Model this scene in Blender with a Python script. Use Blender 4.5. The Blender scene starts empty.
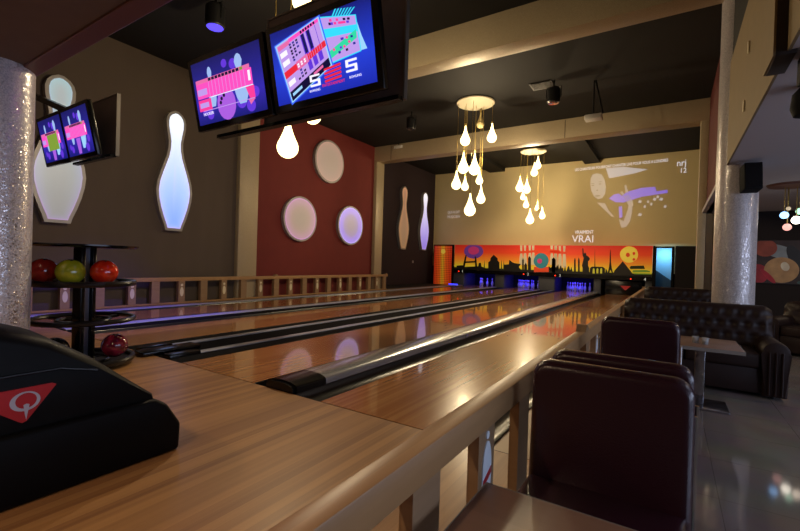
import bpy, bmesh, math, random
from mathutils import Vector, Matrix
random.seed(7)
PI=math.pi
sc=bpy.context.scene; COL=sc.collection
sc.view_settings.view_transform='Standard'; sc.view_settings.look='None'
sc.view_settings.exposure=0; sc.view_settings.gamma=1; sc.view_settings.use_curve_mapping=False

# ---------------------------------------------------------------- materials
def lin(c):
    if isinstance(c,str): c=[int(c[i:i+2],16)/255 for i in (0,2,4)]
    return tuple([(x/12.92 if x<=.04045 else ((x+.055)/1.055)**2.4) for x in c])+(1,)
MATS={}
def newmat(name):
    m=bpy.data.materials.new(name); m.use_nodes=True
    nt=m.node_tree; b=nt.nodes['Principled BSDF']; MATS[name]=m
    return m,nt,b
def mat(name,col,rough=.5,metal=0,coat=0,noise=0,nscale=8,bump=0,bscale=60,spec=.5,stretch=None):
    m,nt,b=newmat(name); N=nt.nodes;L=nt.links
    b.inputs['Roughness'].default_value=rough; b.inputs['Metallic'].default_value=metal
    b.inputs['Coat Weight'].default_value=coat; b.inputs['Coat Roughness'].default_value=.08
    b.inputs['Specular IOR Level'].default_value=spec
    c=lin(col); b.inputs['Base Color'].default_value=c
    if noise or bump:
        tc=N.new('ShaderNodeTexCoord'); vec=tc.outputs['Object']
        if stretch:
            mp=N.new('ShaderNodeMapping'); mp.inputs['Scale'].default_value=stretch; L.new(vec,mp.inputs['Vector']); vec=mp.outputs['Vector']
    if noise:
        n=N.new('ShaderNodeTexNoise'); n.inputs['Scale'].default_value=nscale; n.inputs['Detail'].default_value=4
        L.new(vec,n.inputs['Vector'])
        r=N.new('ShaderNodeValToRGB'); r.color_ramp.elements[0].position=.3; r.color_ramp.elements[1].position=.7
        r.color_ramp.elements[0].color=tuple(x*(1-noise) for x in c[:3])+(1,)
        r.color_ramp.elements[1].color=tuple(min(1,x*(1+noise)) for x in c[:3])+(1,)
        L.new(n.outputs['Fac'],r.inputs['Fac']); L.new(r.outputs['Color'],b.inputs['Base Color'])
    if bump:
        n=N.new('ShaderNodeTexNoise'); n.inputs['Scale'].default_value=bscale; n.inputs['Detail'].default_value=3
        L.new(vec,n.inputs['Vector'])
        bp=N.new('ShaderNodeBump'); bp.inputs['Strength'].default_value=bump; bp.inputs['Distance'].default_value=.01
        L.new(n.outputs['Fac'],bp.inputs['Height']); L.new(bp.outputs['Normal'],b.inputs['Normal'])
    return m
def em(name,col,s=1.0):
    if name in MATS: return MATS[name]
    m,nt,b=newmat(name); b.inputs['Base Color'].default_value=(0.01,.01,.01,1)
    b.inputs['Emission Color'].default_value=lin(col); b.inputs['Emission Strength'].default_value=s
    b.inputs['Roughness'].default_value=.3
    return m
def em_attr(name,s=1.0):
    m,nt,b=newmat(name); a=nt.nodes.new('ShaderNodeAttribute'); a.attribute_name='Col'
    nt.links.new(a.outputs['Color'],b.inputs['Emission Color']); b.inputs['Emission Strength'].default_value=s
    b.inputs['Base Color'].default_value=(.5,.5,.5,1); b.inputs['Roughness'].default_value=.35
    return m
def wood(name,c1,c2,w,rough,coat=0,axis='X',along=(40,1.2,40),coatr=.06,offs=0):
    """boards running along the other axis: each board its own tone, streaky grain"""
    m,nt,b=newmat(name); N=nt.nodes;L=nt.links
    tc=N.new('ShaderNodeTexCoord'); sx=N.new('ShaderNodeSeparateXYZ'); L.new(tc.outputs['Object'],sx.inputs[0])
    d=N.new('ShaderNodeMath'); d.operation='DIVIDE'; d.inputs[1].default_value=w; L.new(sx.outputs[axis],d.inputs[0])
    fl=N.new('ShaderNodeMath'); fl.operation='FLOOR'; L.new(d.outputs[0],fl.inputs[0])
    wn=N.new('ShaderNodeTexWhiteNoise'); wn.noise_dimensions='1D'; L.new(fl.outputs[0],wn.inputs['W'])
    mp=N.new('ShaderNodeMapping'); mp.inputs['Scale'].default_value=along; L.new(tc.outputs['Object'],mp.inputs['Vector'])
    n=N.new('ShaderNodeTexNoise'); n.inputs['Scale'].default_value=1; n.inputs['Detail'].default_value=5; L.new(mp.outputs['Vector'],n.inputs['Vector'])
    mx=N.new('ShaderNodeMath'); mx.operation='MULTIPLY'; mx.inputs[1].default_value=.55; L.new(wn.outputs['Value'],mx.inputs[0])
    m2=N.new('ShaderNodeMath'); m2.operation='MULTIPLY'; m2.inputs[1].default_value=.6; L.new(n.outputs['Fac'],m2.inputs[0])
    ad=N.new('ShaderNodeMath'); ad.operation='ADD'; L.new(mx.outputs[0],ad.inputs[0]); L.new(m2.outputs[0],ad.inputs[1])
    r=N.new('ShaderNodeValToRGB'); r.color_ramp.elements[0].position=.15; r.color_ramp.elements[0].color=lin(c1)
    r.color_ramp.elements[1].position=.95; r.color_ramp.elements[1].color=lin(c2)
    L.new(ad.outputs[0],r.inputs['Fac']); L.new(r.outputs['Color'],b.inputs['Base Color'])
    b.inputs['Roughness'].default_value=rough; b.inputs['Coat Weight'].default_value=coat; b.inputs['Coat Roughness'].default_value=coatr
    return m
def glitter(name,col,col2,scale=160,rough=.28,tilt=.5,frac=.6):
    """mosaic of small mirror flakes, each turned its own way"""
    m,nt,b=newmat(name); N=nt.nodes;L=nt.links
    tc=N.new('ShaderNodeTexCoord')
    v=N.new('ShaderNodeTexVoronoi'); v.inputs['Scale'].default_value=scale; L.new(tc.outputs['Object'],v.inputs['Vector'])
    g=N.new('ShaderNodeNewGeometry')
    sub=N.new('ShaderNodeVectorMath'); sub.operation='SUBTRACT'; sub.inputs[1].default_value=(.5,.5,.5); L.new(v.outputs['Color'],sub.inputs[0])
    s=N.new('ShaderNodeVectorMath'); s.operation='SCALE'; L.new(sub.outputs[0],s.inputs[0])
    sp=N.new('ShaderNodeSeparateColor'); L.new(v.outputs['Color'],sp.inputs[0])
    pw=N.new('ShaderNodeMath'); pw.operation='POWER'; pw.inputs[1].default_value=6; L.new(sp.outputs[2],pw.inputs[0])
    ml=N.new('ShaderNodeMath'); ml.operation='MULTIPLY_ADD'; ml.inputs[1].default_value=tilt*3; ml.inputs[2].default_value=tilt*.25; L.new(pw.outputs[0],ml.inputs[0]); L.new(ml.outputs[0],s.inputs['Scale'])
    a=N.new('ShaderNodeVectorMath'); a.operation='ADD'; L.new(g.outputs['Normal'],a.inputs[0]); L.new(s.outputs[0],a.inputs[1])
    nn=N.new('ShaderNodeVectorMath'); nn.operation='NORMALIZE'; L.new(a.outputs[0],nn.inputs[0]); L.new(nn.outputs[0],b.inputs['Normal'])
    sep=N.new('ShaderNodeSeparateColor'); L.new(v.outputs['Color'],sep.inputs[0])
    r=N.new('ShaderNodeValToRGB'); r.color_ramp.elements[0].color=lin(col); r.color_ramp.elements[1].color=lin(col2)
    L.new(sep.outputs[0],r.inputs['Fac']); L.new(r.outputs['Color'],b.inputs['Base Color'])
    gt=N.new('ShaderNodeMath'); gt.operation='GREATER_THAN'; gt.inputs[1].default_value=frac; L.new(sep.outputs[1],gt.inputs[0])
    L.new(gt.outputs[0],b.inputs['Metallic']); b.inputs['Roughness'].default_value=rough
    return m
def vgrad(name,stops,z0,z1,rough=.6,e=0.0,dots=None,axis='Z'):
    """printed colours running up the board"""
    m,nt,b=newmat(name); N=nt.nodes;L=nt.links
    tc=N.new('ShaderNodeTexCoord'); sx=N.new('ShaderNodeSeparateXYZ'); L.new(tc.outputs['Object'],sx.inputs[0])
    mr=N.new('ShaderNodeMapRange'); mr.inputs['From Min'].default_value=z0; mr.inputs['From Max'].default_value=z1; L.new(sx.outputs[axis],mr.inputs['Value'])
    r=N.new('ShaderNodeValToRGB'); L.new(mr.outputs[0],r.inputs['Fac'])
    els=r.color_ramp.elements
    els[0].position=stops[0][0]; els[0].color=lin(stops[0][1]); els[1].position=stops[-1][0]; els[1].color=lin(stops[-1][1])
    for p,c in stops[1:-1]:
        q=els.new(p); q.color=lin(c)
    out=r.outputs['Color']
    L.new(out,b.inputs['Base Color']); b.inputs['Roughness'].default_value=rough
    if e: L.new(out,b.inputs['Emission Color']); b.inputs['Emission Strength'].default_value=e
    return m
def leather(name,col):
    m,nt,b=newmat(name); N=nt.nodes;L=nt.links
    b.inputs['Base Color'].default_value=lin(col); b.inputs['Roughness'].default_value=.38
    tc=N.new('ShaderNodeTexCoord'); v=N.new('ShaderNodeTexVoronoi'); v.inputs['Scale'].default_value=180; L.new(tc.outputs['Object'],v.inputs['Vector'])
    bp=N.new('ShaderNodeBump'); bp.inputs['Strength'].default_value=.12; bp.inputs['Distance'].default_value=.004
    L.new(v.outputs['Distance'],bp.inputs['Height']); L.new(bp.outputs['Normal'],b.inputs['Normal'])
    return m
def tiles(name,c1,c2):
    m,nt,b=newmat(name); N=nt.nodes;L=nt.links
    tc=N.new('ShaderNodeTexCoord'); br=N.new('ShaderNodeTexBrick'); br.offset=0; br.inputs['Scale'].default_value=1
    br.inputs['Brick Width'].default_value=.6; br.inputs['Row Height'].default_value=.6; br.inputs['Mortar Size'].default_value=.0015
    br.inputs['Color1'].default_value=lin(c1); br.inputs['Color2'].default_value=lin(c2); br.inputs['Mortar'].default_value=lin('5a544e')
    L.new(tc.outputs['Object'],br.inputs['Vector'])
    n=N.new('ShaderNodeTexNoise'); n.inputs['Scale'].default_value=2.2; n.inputs['Detail'].default_value=6; L.new(tc.outputs['Object'],n.inputs['Vector'])
    mx=N.new('ShaderNodeMix'); mx.data_type='RGBA'; mx.blend_type='MULTIPLY'; mx.inputs['Factor'].default_value=.5
    L.new(br.outputs['Color'],mx.inputs['A']); L.new(n.outputs['Color'],mx.inputs['B']); L.new(mx.outputs['Result'],b.inputs['Base Color'])
    b.inputs['Roughness'].default_value=.07
    return m

# ---------------------------------------------------------------- geometry helpers
def box(bm,x0,x1,y0,y1,z0,z1,bev=0,seg=2):
    r=bmesh.ops.create_cube(bm,size=1); vs=r['verts']
    for v in vs: v.co=Vector(((x0+x1)/2+v.co.x*(x1-x0),(y0+y1)/2+v.co.y*(y1-y0),(z0+z1)/2+v.co.z*(z1-z0)))
    if bev:
        es=list({e for v in vs for e in v.link_edges})
        bmesh.ops.bevel(bm,geom=es,offset=bev,segments=seg,profile=.5,affect='EDGES')
def prism(bm,pts,axis,a0,a1):
    """closed polygon extruded along an axis; pts are the two other coordinates in order"""
    def P(p,a):
        return {'X':(a,p[0],p[1]),'Y':(p[0],a,p[1]),'Z':(p[0],p[1],a)}[axis]
    lo=[bm.verts.new(P(p,a0)) for p in pts]; hi=[bm.verts.new(P(p,a1)) for p in pts]
    n=len(pts)
    bm.faces.new(lo); bm.faces.new(list(reversed(hi)))
    for i in range(n): bm.faces.new((lo[i],hi[i],hi[(i+1)%n],lo[(i+1)%n]))
def lathe(bm,prof,n=24,c=(0,0,0),sx=1,sy=1):
    rings=[]
    for r,z in prof:
        if r<1e-6: rings.append([bm.verts.new((c[0],c[1],c[2]+z))])
        else: rings.append([bm.verts.new((c[0]+r*sx*math.cos(2*PI*i/n),c[1]+r*sy*math.sin(2*PI*i/n),c[2]+z)) for i in range(n)])
    for a,b in zip(rings,rings[1:]):
        for i in range(n):
            j=(i+1)%n
            if len(a)==1 and len(b)==1: continue
            if len(a)==1: bm.faces.new((a[0],b[i],b[j]))
            elif len(b)==1: bm.faces.new((a[i],b[0],a[j]))
            else: bm.faces.new((a[i],b[i],b[j],a[j]))
    if len(rings[0])>1: bm.faces.new(rings[0])
    if len(rings[-1])>1: bm.faces.new(list(reversed(rings[-1])))
def tube(bm,pts,r,n=8):
    pts=[Vector(p) for p in pts]; prev=None; rings=[]
    for i,p in enumerate(pts):
        d=(pts[min(i+1,len(pts)-1)]-pts[max(i-1,0)]).normalized()
        if prev is None:
            u=d.orthogonal().normalized()
        else: u=(prev-d*prev.dot(d)).normalized()
        prev=u; w=d.cross(u)
        rings.append([bm.verts.new(p+(u*math.cos(2*PI*k/n)+w*math.sin(2*PI*k/n))*r) for k in range(n)])
    for a,b in zip(rings,rings[1:]):
        for k in range(n): bm.faces.new((a[k],a[(k+1)%n],b[(k+1)%n],b[k]))
    bm.faces.new(list(reversed(rings[0]))); bm.faces.new(rings[-1])
def obj(name,bm,m,parent=None,loc=(0,0,0),smooth=False,rot=(0,0,0)):
    bmesh.ops.recalc_face_normals(bm,faces=bm.faces[:])
    me=bpy.data.meshes.new(name); bm.to_mesh(me); bm.free()
    if m: me.materials.append(m if not isinstance(m,str) else MATS[m])
    if smooth:
        for p in me.polygons: p.use_smooth=True
    o=bpy.data.objects.new(name,me); COL.objects.link(o)
    o.location=loc; o.rotation_euler=rot
    if parent: o.parent=parent
    if smooth=='auto':
        for p in me.polygons: p.use_smooth=True
        try: me.set_sharp_from_angle(angle=math.radians(35))
        except Exception: pass
    return o
def BM(): return bmesh.new()
def bx(name,m,x0,x1,y0,y1,z0,z1,parent=None,bev=0,seg=2,loc=(0,0,0),rot=(0,0,0)):
    b=BM(); box(b,x0,x1,y0,y1,z0,z1,bev,seg); return obj(name,b,m,parent,loc,'auto' if bev else False,rot)
def thing(name,label,cat,loc=(0,0,0),rz=0,group=None,rot=None):
    o=bpy.data.objects.new(name,None); COL.objects.link(o); o.location=loc; o.rotation_euler=rot or (0,0,rz)
    o.empty_display_size=.1; o['label']=label; o['category']=cat
    if group: o['group']=group
    return o
def tag(o,label,cat,group=None):
    o['label']=label; o['category']=cat
    if group: o['group']=group
    return o
def struct(o): o['kind']='structure'; return o
def dup(root,loc,rz=None,label=None,group=None):
    r=root.copy(); COL.objects.link(r); r.location=loc
    if rz is not None: r.rotation_euler=(0,0,rz)
    if label: r['label']=label
    if group: r['group']=group
    for ch in list(root.children):
        c=ch.copy(); COL.objects.link(c); c.parent=r
        for g in ch.children:
            d=g.copy(); COL.objects.link(d); d.parent=c
    return r
FONT=None
def text(name,s,m,size,loc,rot,parent=None,depth=.002,align='CENTER',sx=1):
    cu=bpy.data.curves.new(name,'FONT'); cu.body=s; cu.size=size; cu.extrude=depth; cu.align_x=align; cu.align_y='CENTER'; cu.resolution_u=2
    t=bpy.data.objects.new(name,cu); COL.objects.link(t)
    dg=bpy.context.evaluated_depsgraph_get(); dg.update()
    me=bpy.data.meshes.new_from_object(t.evaluated_get(dg)); me.name=name
    bpy.data.objects.remove(t); bpy.data.curves.remove(cu)
    for v in me.vertices: v.co.x*=sx
    me.materials.clear(); me.materials.append(MATS[m] if isinstance(m,str) else m)
    o=bpy.data.objects.new(name,me); COL.objects.link(o); o.location=loc; o.rotation_euler=rot
    if parent: o.parent=parent
    return o
FACE_NEG_Y=(PI/2,0,0)
MURAL={"ferris_wheel":[["purple",[[-5.3,1.65],[-5.32,1.54],[-5.39,1.45],[-5.49,1.37],[-5.62,1.32],[-5.78,1.3],[-5.93,1.32],[-6.07,1.36],[-6.18,1.44],[-6.25,1.53],[-6.28,1.64],[-6.26,1.74],[-6.2,1.84],[-6.09,1.92],[-5.95,1.97],[-5.8,1.98],[-5.65,1.97],[-5.51,1.92],[-5.4,1.85],[-5.33,1.75]]],["magenta",[[-5.51,1.69],[-5.52,1.62],[-5.56,1.57],[-5.62,1.53],[-5.7,1.5],[-5.78,1.49],[-5.87,1.49],[-5.95,1.52],[-6.01,1.56],[-6.05,1.62],[-6.07,1.68],[-6.06,1.74],[-6.02,1.8],[-5.96,1.84],[-5.88,1.87],[-5.79,1.88],[-5.71,1.87],[-5.63,1.84],[-5.57,1.8],[-5.53,1.75]]]],"ferris_wheel_support":[["black",[[-6.21,1.45],[-6.13,1.45],[-6.21,0.91],[-6.32,0.91]]],["black",[[-5.72,1.4],[-5.65,1.4],[-5.58,0.91],[-5.68,0.91]]],["black",[[-6.25,1.15],[-5.65,1.2],[-5.63,1.12],[-6.25,1.07]]]],"dome":[["black",[[-5.03,0.83],[-5.04,1.15],[-4.95,1.21],[-4.93,1.35],[-4.84,1.44],[-4.79,1.51],[-4.71,1.44],[-4.6,1.35],[-4.58,1.22],[-4.5,1.17],[-4.49,0.85]]]],"low_buildings":[["black",[[-6.64,0.71],[-6.65,0.94],[-6.35,0.97],[-6.2,0.89],[-5.71,0.93],[-5.53,0.94],[-5.5,1.11],[-5.4,1.11],[-5.37,0.94],[-5.14,0.86],[-5.14,0.76]]],["black",[[-4.26,0.8],[-4.27,1.06],[-4.06,1.08],[-4.04,1.29],[-3.91,1.18],[-3.79,1.14],[-3.51,1.11],[-3.6,0.97],[-3.47,0.82]]]],"tower":[["black",[[-3.44,0.83],[-3.46,1.27],[-3.42,1.39],[-3.38,1.28],[-3.37,0.83]]],["black",[[-3.35,0.83],[-3.36,1.06],[-3.3,1.17],[-3.23,1.07],[-3.23,0.83]]],["black",[[-3.19,0.83],[-3.2,1.37],[-3.14,1.48],[-3.07,1.37],[-3.05,0.84]]],["black",[[-2.17,0.87],[-2.18,1.33],[-2.11,1.44],[-2.02,1.34],[-2.01,0.88]]],["black",[[-2.0,0.88],[-2.0,1.01],[-1.96,1.12],[-1.92,1.02],[-1.91,0.88]]],["black",[[-2.4,0.86],[-2.4,0.94],[-2.29,1.05],[-2.18,0.95],[-2.18,0.87]]],["black",[[-2.16,0.76],[-2.18,1.38],[-2.05,1.38],[-2.03,0.76]]]],"thin_tower":[["darkgreen",[[-5.25,0.79],[-5.24,1.31],[-5.19,0.79]]],["darkgreen",[[-4.42,0.82],[-4.41,1.33],[-4.36,0.82]]],["darkgreen",[[-4.31,0.82],[-4.3,1.33],[-4.25,0.83]]],["darkgreen",[[-0.49,0.96],[-0.5,1.83],[-0.45,0.96]]],["black",[[-0.08,0.8],[-0.07,1.03],[-0.02,0.95],[0.01,0.8]]]],"globe_ball":[["teal",[[-2.31,1.28],[-2.33,1.18],[-2.37,1.09],[-2.43,1.01],[-2.52,0.96],[-2.62,0.94],[-2.71,0.95],[-2.81,1.0],[-2.88,1.07],[-2.93,1.16],[-2.95,1.27],[-2.93,1.37],[-2.89,1.47],[-2.82,1.54],[-2.74,1.59],[-2.64,1.61],[-2.54,1.6],[-2.45,1.55],[-2.38,1.48],[-2.33,1.39]]],["magenta",[[-2.59,1.26],[-2.59,1.23],[-2.6,1.2],[-2.63,1.18],[-2.65,1.16],[-2.69,1.15],[-2.72,1.16],[-2.75,1.17],[-2.77,1.2],[-2.79,1.23],[-2.8,1.26],[-2.79,1.29],[-2.78,1.32],[-2.76,1.35],[-2.73,1.36],[-2.69,1.37],[-2.66,1.37],[-2.63,1.35],[-2.61,1.33],[-2.59,1.3]]]],"globe_base":[["redorange",[[-2.93,1.0],[-2.3,1.02],[-2.29,0.8],[-2.92,0.77]]]],"pin_row":[["cream",[[-3.58,1.96],[-3.47,1.96],[-3.48,1.69],[-3.43,1.38],[-3.41,1.07],[-3.58,1.07],[-3.58,1.38],[-3.55,1.68]]],["cream",[[-3.41,1.96],[-3.3,1.96],[-3.31,1.69],[-3.26,1.38],[-3.24,1.08],[-3.41,1.07],[-3.41,1.38],[-3.38,1.69]]],["cream",[[-3.2,1.96],[-3.09,1.96],[-3.1,1.69],[-3.05,1.39],[-3.03,1.08],[-3.2,1.08],[-3.2,1.38],[-3.17,1.69]]],["cream",[[-3.05,1.96],[-2.94,1.96],[-2.95,1.69],[-2.9,1.39],[-2.88,1.09],[-3.05,1.08],[-3.05,1.39],[-3.02,1.69]]],["cream",[[-2.26,1.96],[-2.15,1.96],[-2.16,1.7],[-2.12,1.41],[-2.1,1.11],[-2.26,1.11],[-2.25,1.4],[-2.23,1.7]]],["cream",[[-2.08,1.96],[-1.98,1.96],[-1.99,1.7],[-1.95,1.41],[-1.93,1.12],[-2.08,1.11],[-2.08,1.41],[-2.06,1.7]]],["cream",[[-2.1,1.93],[-2.0,1.93],[-2.01,1.7],[-1.96,1.41],[-1.94,1.0],[-2.1,0.99],[-2.1,1.41],[-2.08,1.7]]],["cream",[[-1.92,1.93],[-1.82,1.93],[-1.83,1.71],[-1.78,1.41],[-1.76,1.0],[-1.92,1.0],[-1.92,1.41],[-1.9,1.71]]],["cream",[[-1.74,1.93],[-1.64,1.93],[-1.65,1.71],[-1.61,1.42],[-1.58,1.01],[-1.74,1.01],[-1.74,1.42],[-1.72,1.71]]]],"red_stripe":[["redorange",[[-3.72,1.67],[-2.78,1.75],[-2.77,1.65],[-3.71,1.56]]],["redorange",[[-2.43,1.81],[-1.86,1.74],[-1.85,1.62],[-2.42,1.69]]],["redorange",[[-2.27,1.73],[-1.57,1.68],[-1.56,1.58],[-2.27,1.61]]]],"skyline_blocks":[["black",[[-2.24,0.72],[-2.24,0.93],[-2.19,1.02],[-2.02,1.03],[-1.96,0.94],[-1.91,1.15],[-1.87,0.94],[-1.8,1.11],[-1.76,0.98],[-1.71,1.0],[-1.68,0.83],[-1.63,1.1],[-1.58,0.83],[-1.52,1.04],[-1.48,1.1],[-1.42,0.9],[-1.38,1.06],[-1.31,0.79]]]],"spire":[["black",[[-1.27,0.78],[-1.28,1.34],[-1.25,1.45],[-1.22,1.34],[-1.19,0.78]]],["black",[[-1.11,0.79],[-1.13,1.34],[-1.1,1.46],[-1.06,1.34],[-1.04,0.79]]]],"statue":[["black",[[-0.94,0.78],[-0.94,1.03],[-0.97,1.12],[-0.93,1.32],[-0.91,1.43],[-0.96,1.55],[-0.98,1.8],[-0.96,1.85],[-0.93,1.8],[-0.91,1.61],[-0.88,1.65],[-0.83,1.64],[-0.81,1.55],[-0.73,1.49],[-0.67,1.41],[-0.71,1.32],[-0.74,1.31],[-0.73,1.12],[-0.69,1.03],[-0.68,0.79]]]],"arches":[["black",[[-0.66,0.77],[-0.66,1.01],[-0.59,1.09],[-0.18,1.09],[-0.1,1.03],[-0.09,0.78]]]],"arch_gap":[["yellow",[[-0.55,0.81],[-0.55,0.99],[-0.52,1.03],[-0.48,0.99],[-0.47,0.81]]],["yellow",[[-0.41,0.82],[-0.41,0.99],[-0.38,1.03],[-0.34,1.0],[-0.34,0.82]]],["yellow",[[-0.27,0.82],[-0.27,1.0],[-0.24,1.04],[-0.2,1.0],[-0.2,0.82]]]],"lattice_tower":[["black",[[-0.0,0.82],[0.04,1.04],[0.06,1.29],[0.06,1.68],[0.07,1.81],[0.09,1.68],[0.11,1.29],[0.15,1.04],[0.21,0.82],[0.17,0.82],[0.1,0.99],[0.05,0.82]]]],"moon_ball":[["yelloworange",[[1.05,1.61],[1.04,1.51],[1.0,1.42],[0.93,1.35],[0.85,1.3],[0.75,1.28],[0.65,1.29],[0.56,1.34],[0.49,1.41],[0.44,1.5],[0.42,1.6],[0.43,1.7],[0.48,1.79],[0.55,1.86],[0.63,1.91],[0.73,1.93],[0.83,1.91],[0.92,1.87],[0.99,1.8],[1.03,1.71]]]],"moon_ball_hole":[["redorange",[[0.77,1.59],[0.77,1.57],[0.76,1.54],[0.74,1.52],[0.72,1.51],[0.7,1.5],[0.68,1.51],[0.66,1.52],[0.64,1.54],[0.63,1.56],[0.63,1.59],[0.63,1.62],[0.64,1.64],[0.65,1.66],[0.67,1.67],[0.69,1.68],[0.72,1.67],[0.74,1.66],[0.75,1.64],[0.76,1.62]]],["redorange",[[0.95,1.65],[0.95,1.63],[0.94,1.61],[0.93,1.6],[0.92,1.59],[0.91,1.58],[0.89,1.59],[0.88,1.6],[0.87,1.61],[0.86,1.63],[0.86,1.65],[0.86,1.67],[0.86,1.69],[0.88,1.7],[0.89,1.71],[0.9,1.71],[0.92,1.71],[0.93,1.7],[0.94,1.69],[0.95,1.67]]],["redorange",[[0.96,1.42],[0.96,1.4],[0.95,1.39],[0.94,1.38],[0.93,1.37],[0.91,1.36],[0.9,1.37],[0.89,1.37],[0.87,1.39],[0.87,1.4],[0.86,1.42],[0.87,1.43],[0.87,1.45],[0.88,1.46],[0.9,1.47],[0.91,1.47],[0.92,1.47],[0.94,1.46],[0.95,1.45],[0.96,1.44]]]],"pyramid":[["charcoal",[[0.18,0.77],[0.25,0.96],[0.53,1.34],[0.93,0.8]]]],"stadium":[["darkgreen",[[0.77,1.09],[0.82,1.16],[1.25,1.19],[1.3,1.06],[0.81,1.04]]],["green",[[0.88,0.94],[0.9,1.0],[1.34,1.02],[1.47,0.98],[1.47,0.94],[0.88,0.91]]],["green",[[0.93,0.84],[0.93,0.88],[1.47,0.89],[1.48,0.85]]]]}
PROJ={"face":[["pale",[[-0.92,4.91],[-0.83,5.11],[-0.64,5.15],[-0.42,5.08],[-0.28,4.83],[-0.2,4.45],[-0.23,4.14],[-0.35,3.94],[-0.54,3.9],[-0.73,4.03],[-0.87,4.32],[-0.93,4.63]]]],"hair":[["shade",[[-1.0,4.43],[-1.05,4.85],[-0.96,5.09],[-0.74,5.22],[-0.39,5.21],[-0.22,4.96],[-0.15,4.44],[-0.2,4.17],[-0.27,4.79],[-0.45,5.05],[-0.73,5.07],[-0.87,4.87],[-0.9,4.29]]]],"collar":[["pale2",[[-0.6,3.82],[-0.28,3.77],[-0.15,3.49],[0.1,3.17],[-0.02,3.21],[-0.28,3.49]]]],"upper_arm":[["pale2",[[0.26,3.1],[0.44,3.0],[0.57,3.46],[0.6,3.69],[0.74,3.69],[0.73,3.32],[0.67,2.99],[0.54,2.76],[0.36,2.73]]]],"hand":[["pale2",[[0.28,4.21],[0.35,4.24],[0.49,4.03],[0.42,4.47],[0.48,4.5],[0.61,4.06],[0.74,3.82],[0.77,3.62],[0.61,3.62],[0.5,3.83]]]],"bright_window":[["ice",[[-0.29,5.24],[0.37,5.24],[1.24,5.06],[0.79,4.94],[-0.16,4.81]]]],"violet_band":[["violet",[[-0.14,3.96],[0.04,4.12],[0.22,4.15],[0.35,4.04],[0.52,4.2],[1.04,4.33],[1.51,4.34],[1.56,4.16],[1.93,4.2],[1.94,4.07],[1.55,4.03],[1.05,3.97],[0.41,3.77],[0.11,3.8]]],["violet",[[0.24,3.61],[0.36,3.62],[0.39,3.17],[0.28,3.13]]]],"light_spot":[["ice",[[0.93,3.74],[0.97,3.84],[1.06,3.81],[1.04,3.72]]],["ice",[[0.93,3.21],[0.99,3.31],[1.09,3.28],[1.06,3.19]]],["ice",[[1.44,3.81],[1.48,3.91],[1.57,3.88],[1.54,3.79]]],["ice",[[1.65,3.8],[1.7,3.9],[1.8,3.87],[1.77,3.78]]],["ice",[[1.82,3.51],[1.85,3.6],[1.92,3.57],[1.9,3.48]]],["ice",[[1.24,3.73],[1.27,3.82],[1.32,3.79],[1.31,3.7]]],["ice",[[1.13,3.54],[1.16,3.63],[1.22,3.6],[1.2,3.51]]],["ice",[[1.56,3.9],[1.59,4.0],[1.66,3.97],[1.65,3.88]]],["ice",[[1.36,3.62],[1.38,3.72],[1.44,3.69],[1.42,3.6]]]]}
LV={'uv':700,'pin':12,'door':14,'d1':25,'d2':12,'win':4.5,'c1':260,'c2':270,'c3':170}
# ---------------------------------------------------------------- palette
wood('lane_wood','9c6238','c08a55',.027,.25,coat=.8,along=(45,.45,1),coatr=.045)
wood('approach_wood','845a38','b88a56',.05,.45,coat=.15,along=(40,.7,1),coatr=.2)
wood('oak','82664a','a88764',.5,.42,along=(3,3,30))
wood('oak_rail','94704a','b98f60',.5,.38,along=(30,3,30))
wood('table_wood','7c5f50','977765',.2,.35,axis='Y',along=(2,30,30))
mat('gutter_black','15181c',.28,spec=.6); mat('track_black','050506',.8,spec=.1)
mat('cap_silver','c4c6cc',.24,metal=.7); mat('cap_white','b8bcd2',.3,metal=.25); mat('cap_rail','b4b8cc',.3,metal=.4)
mat('rubber_black','0c0c0e',.32); mat('gloss_black','08080a',.22,spec=.4); mat('matt_black','0b0b0c',.75,spec=.2)
mat('hood_black','040507',.5,spec=.15,bump=.03,bscale=300)
mat('grey_wall','594c40',.85,noise=.06,nscale=3,bump=.25,bscale=220,stretch=(1,1,.25))
mat('red_wall','742620',.8,noise=.05,nscale=3); mat('maroon_wall','5c231f',.8); mat('plum_wall','34262b',.85)
mat('screen_wall','e6d29c',.85,noise=.02,nscale=1.5); mat('ceiling_black','1b1a18',.75,spec=.3)
mat('ceiling_low','b8b2b4',.85); mat('ceiling_brown','6e6058',.85,noise=.05); mat('dark_wall','1c1315',.8)
mat('fascia_tan','85724f',.7,noise=.04); mat('trim_brown','6b473c',.45)
glitter('beam_glitter','a8977a','bfae8c',scale=240,tilt=.2,rough=.42,frac=.85)
glitter('column_glitter','a8a3a6','cfc8c6',scale=130,tilt=.24,rough=.28,frac=.82)
mat('lightbox_rim','aaa6a2',.45,metal=.3)
mat('trim_dark','2c2320',.6)
em('drop_glow','ffe09a',5); mat('drop_dim','b9a878',.35); mat('cord_brass','a08a4c',.4,metal=.5); mat('canopy_white','c8bfa4',.5)
mat('metal','b8b8bc',.2,metal=1); mat('chrome','d5d5da',.08,metal=1); mat('lamp_black','0e0e10',.4)
em('uv_lens','5a48ff',1.6); mat('white_plastic','c9c6bc',.45)
leather('chair_leather','30161f'); MATS['chair_leather'].node_tree.nodes['Principled BSDF'].inputs['Roughness'].default_value=.27; leather('sofa_leather','261713'); MATS['sofa_leather'].node_tree.nodes['Principled BSDF'].inputs['Roughness'].default_value=.5; MATS['sofa_leather'].node_tree.nodes['Principled BSDF'].inputs['Specular IOR Level'].default_value=.28
mat('table_edge','b9b6b2',.25,metal=.6)
mat('pin_white','e4e4ee',.3); em('pin_lit','4f48ff',.35); mat('kick_grey','4a4a50',.6); mat('pit_black','060607',.9)
tiles('floor_tile','8f867e','8a8179')
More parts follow.
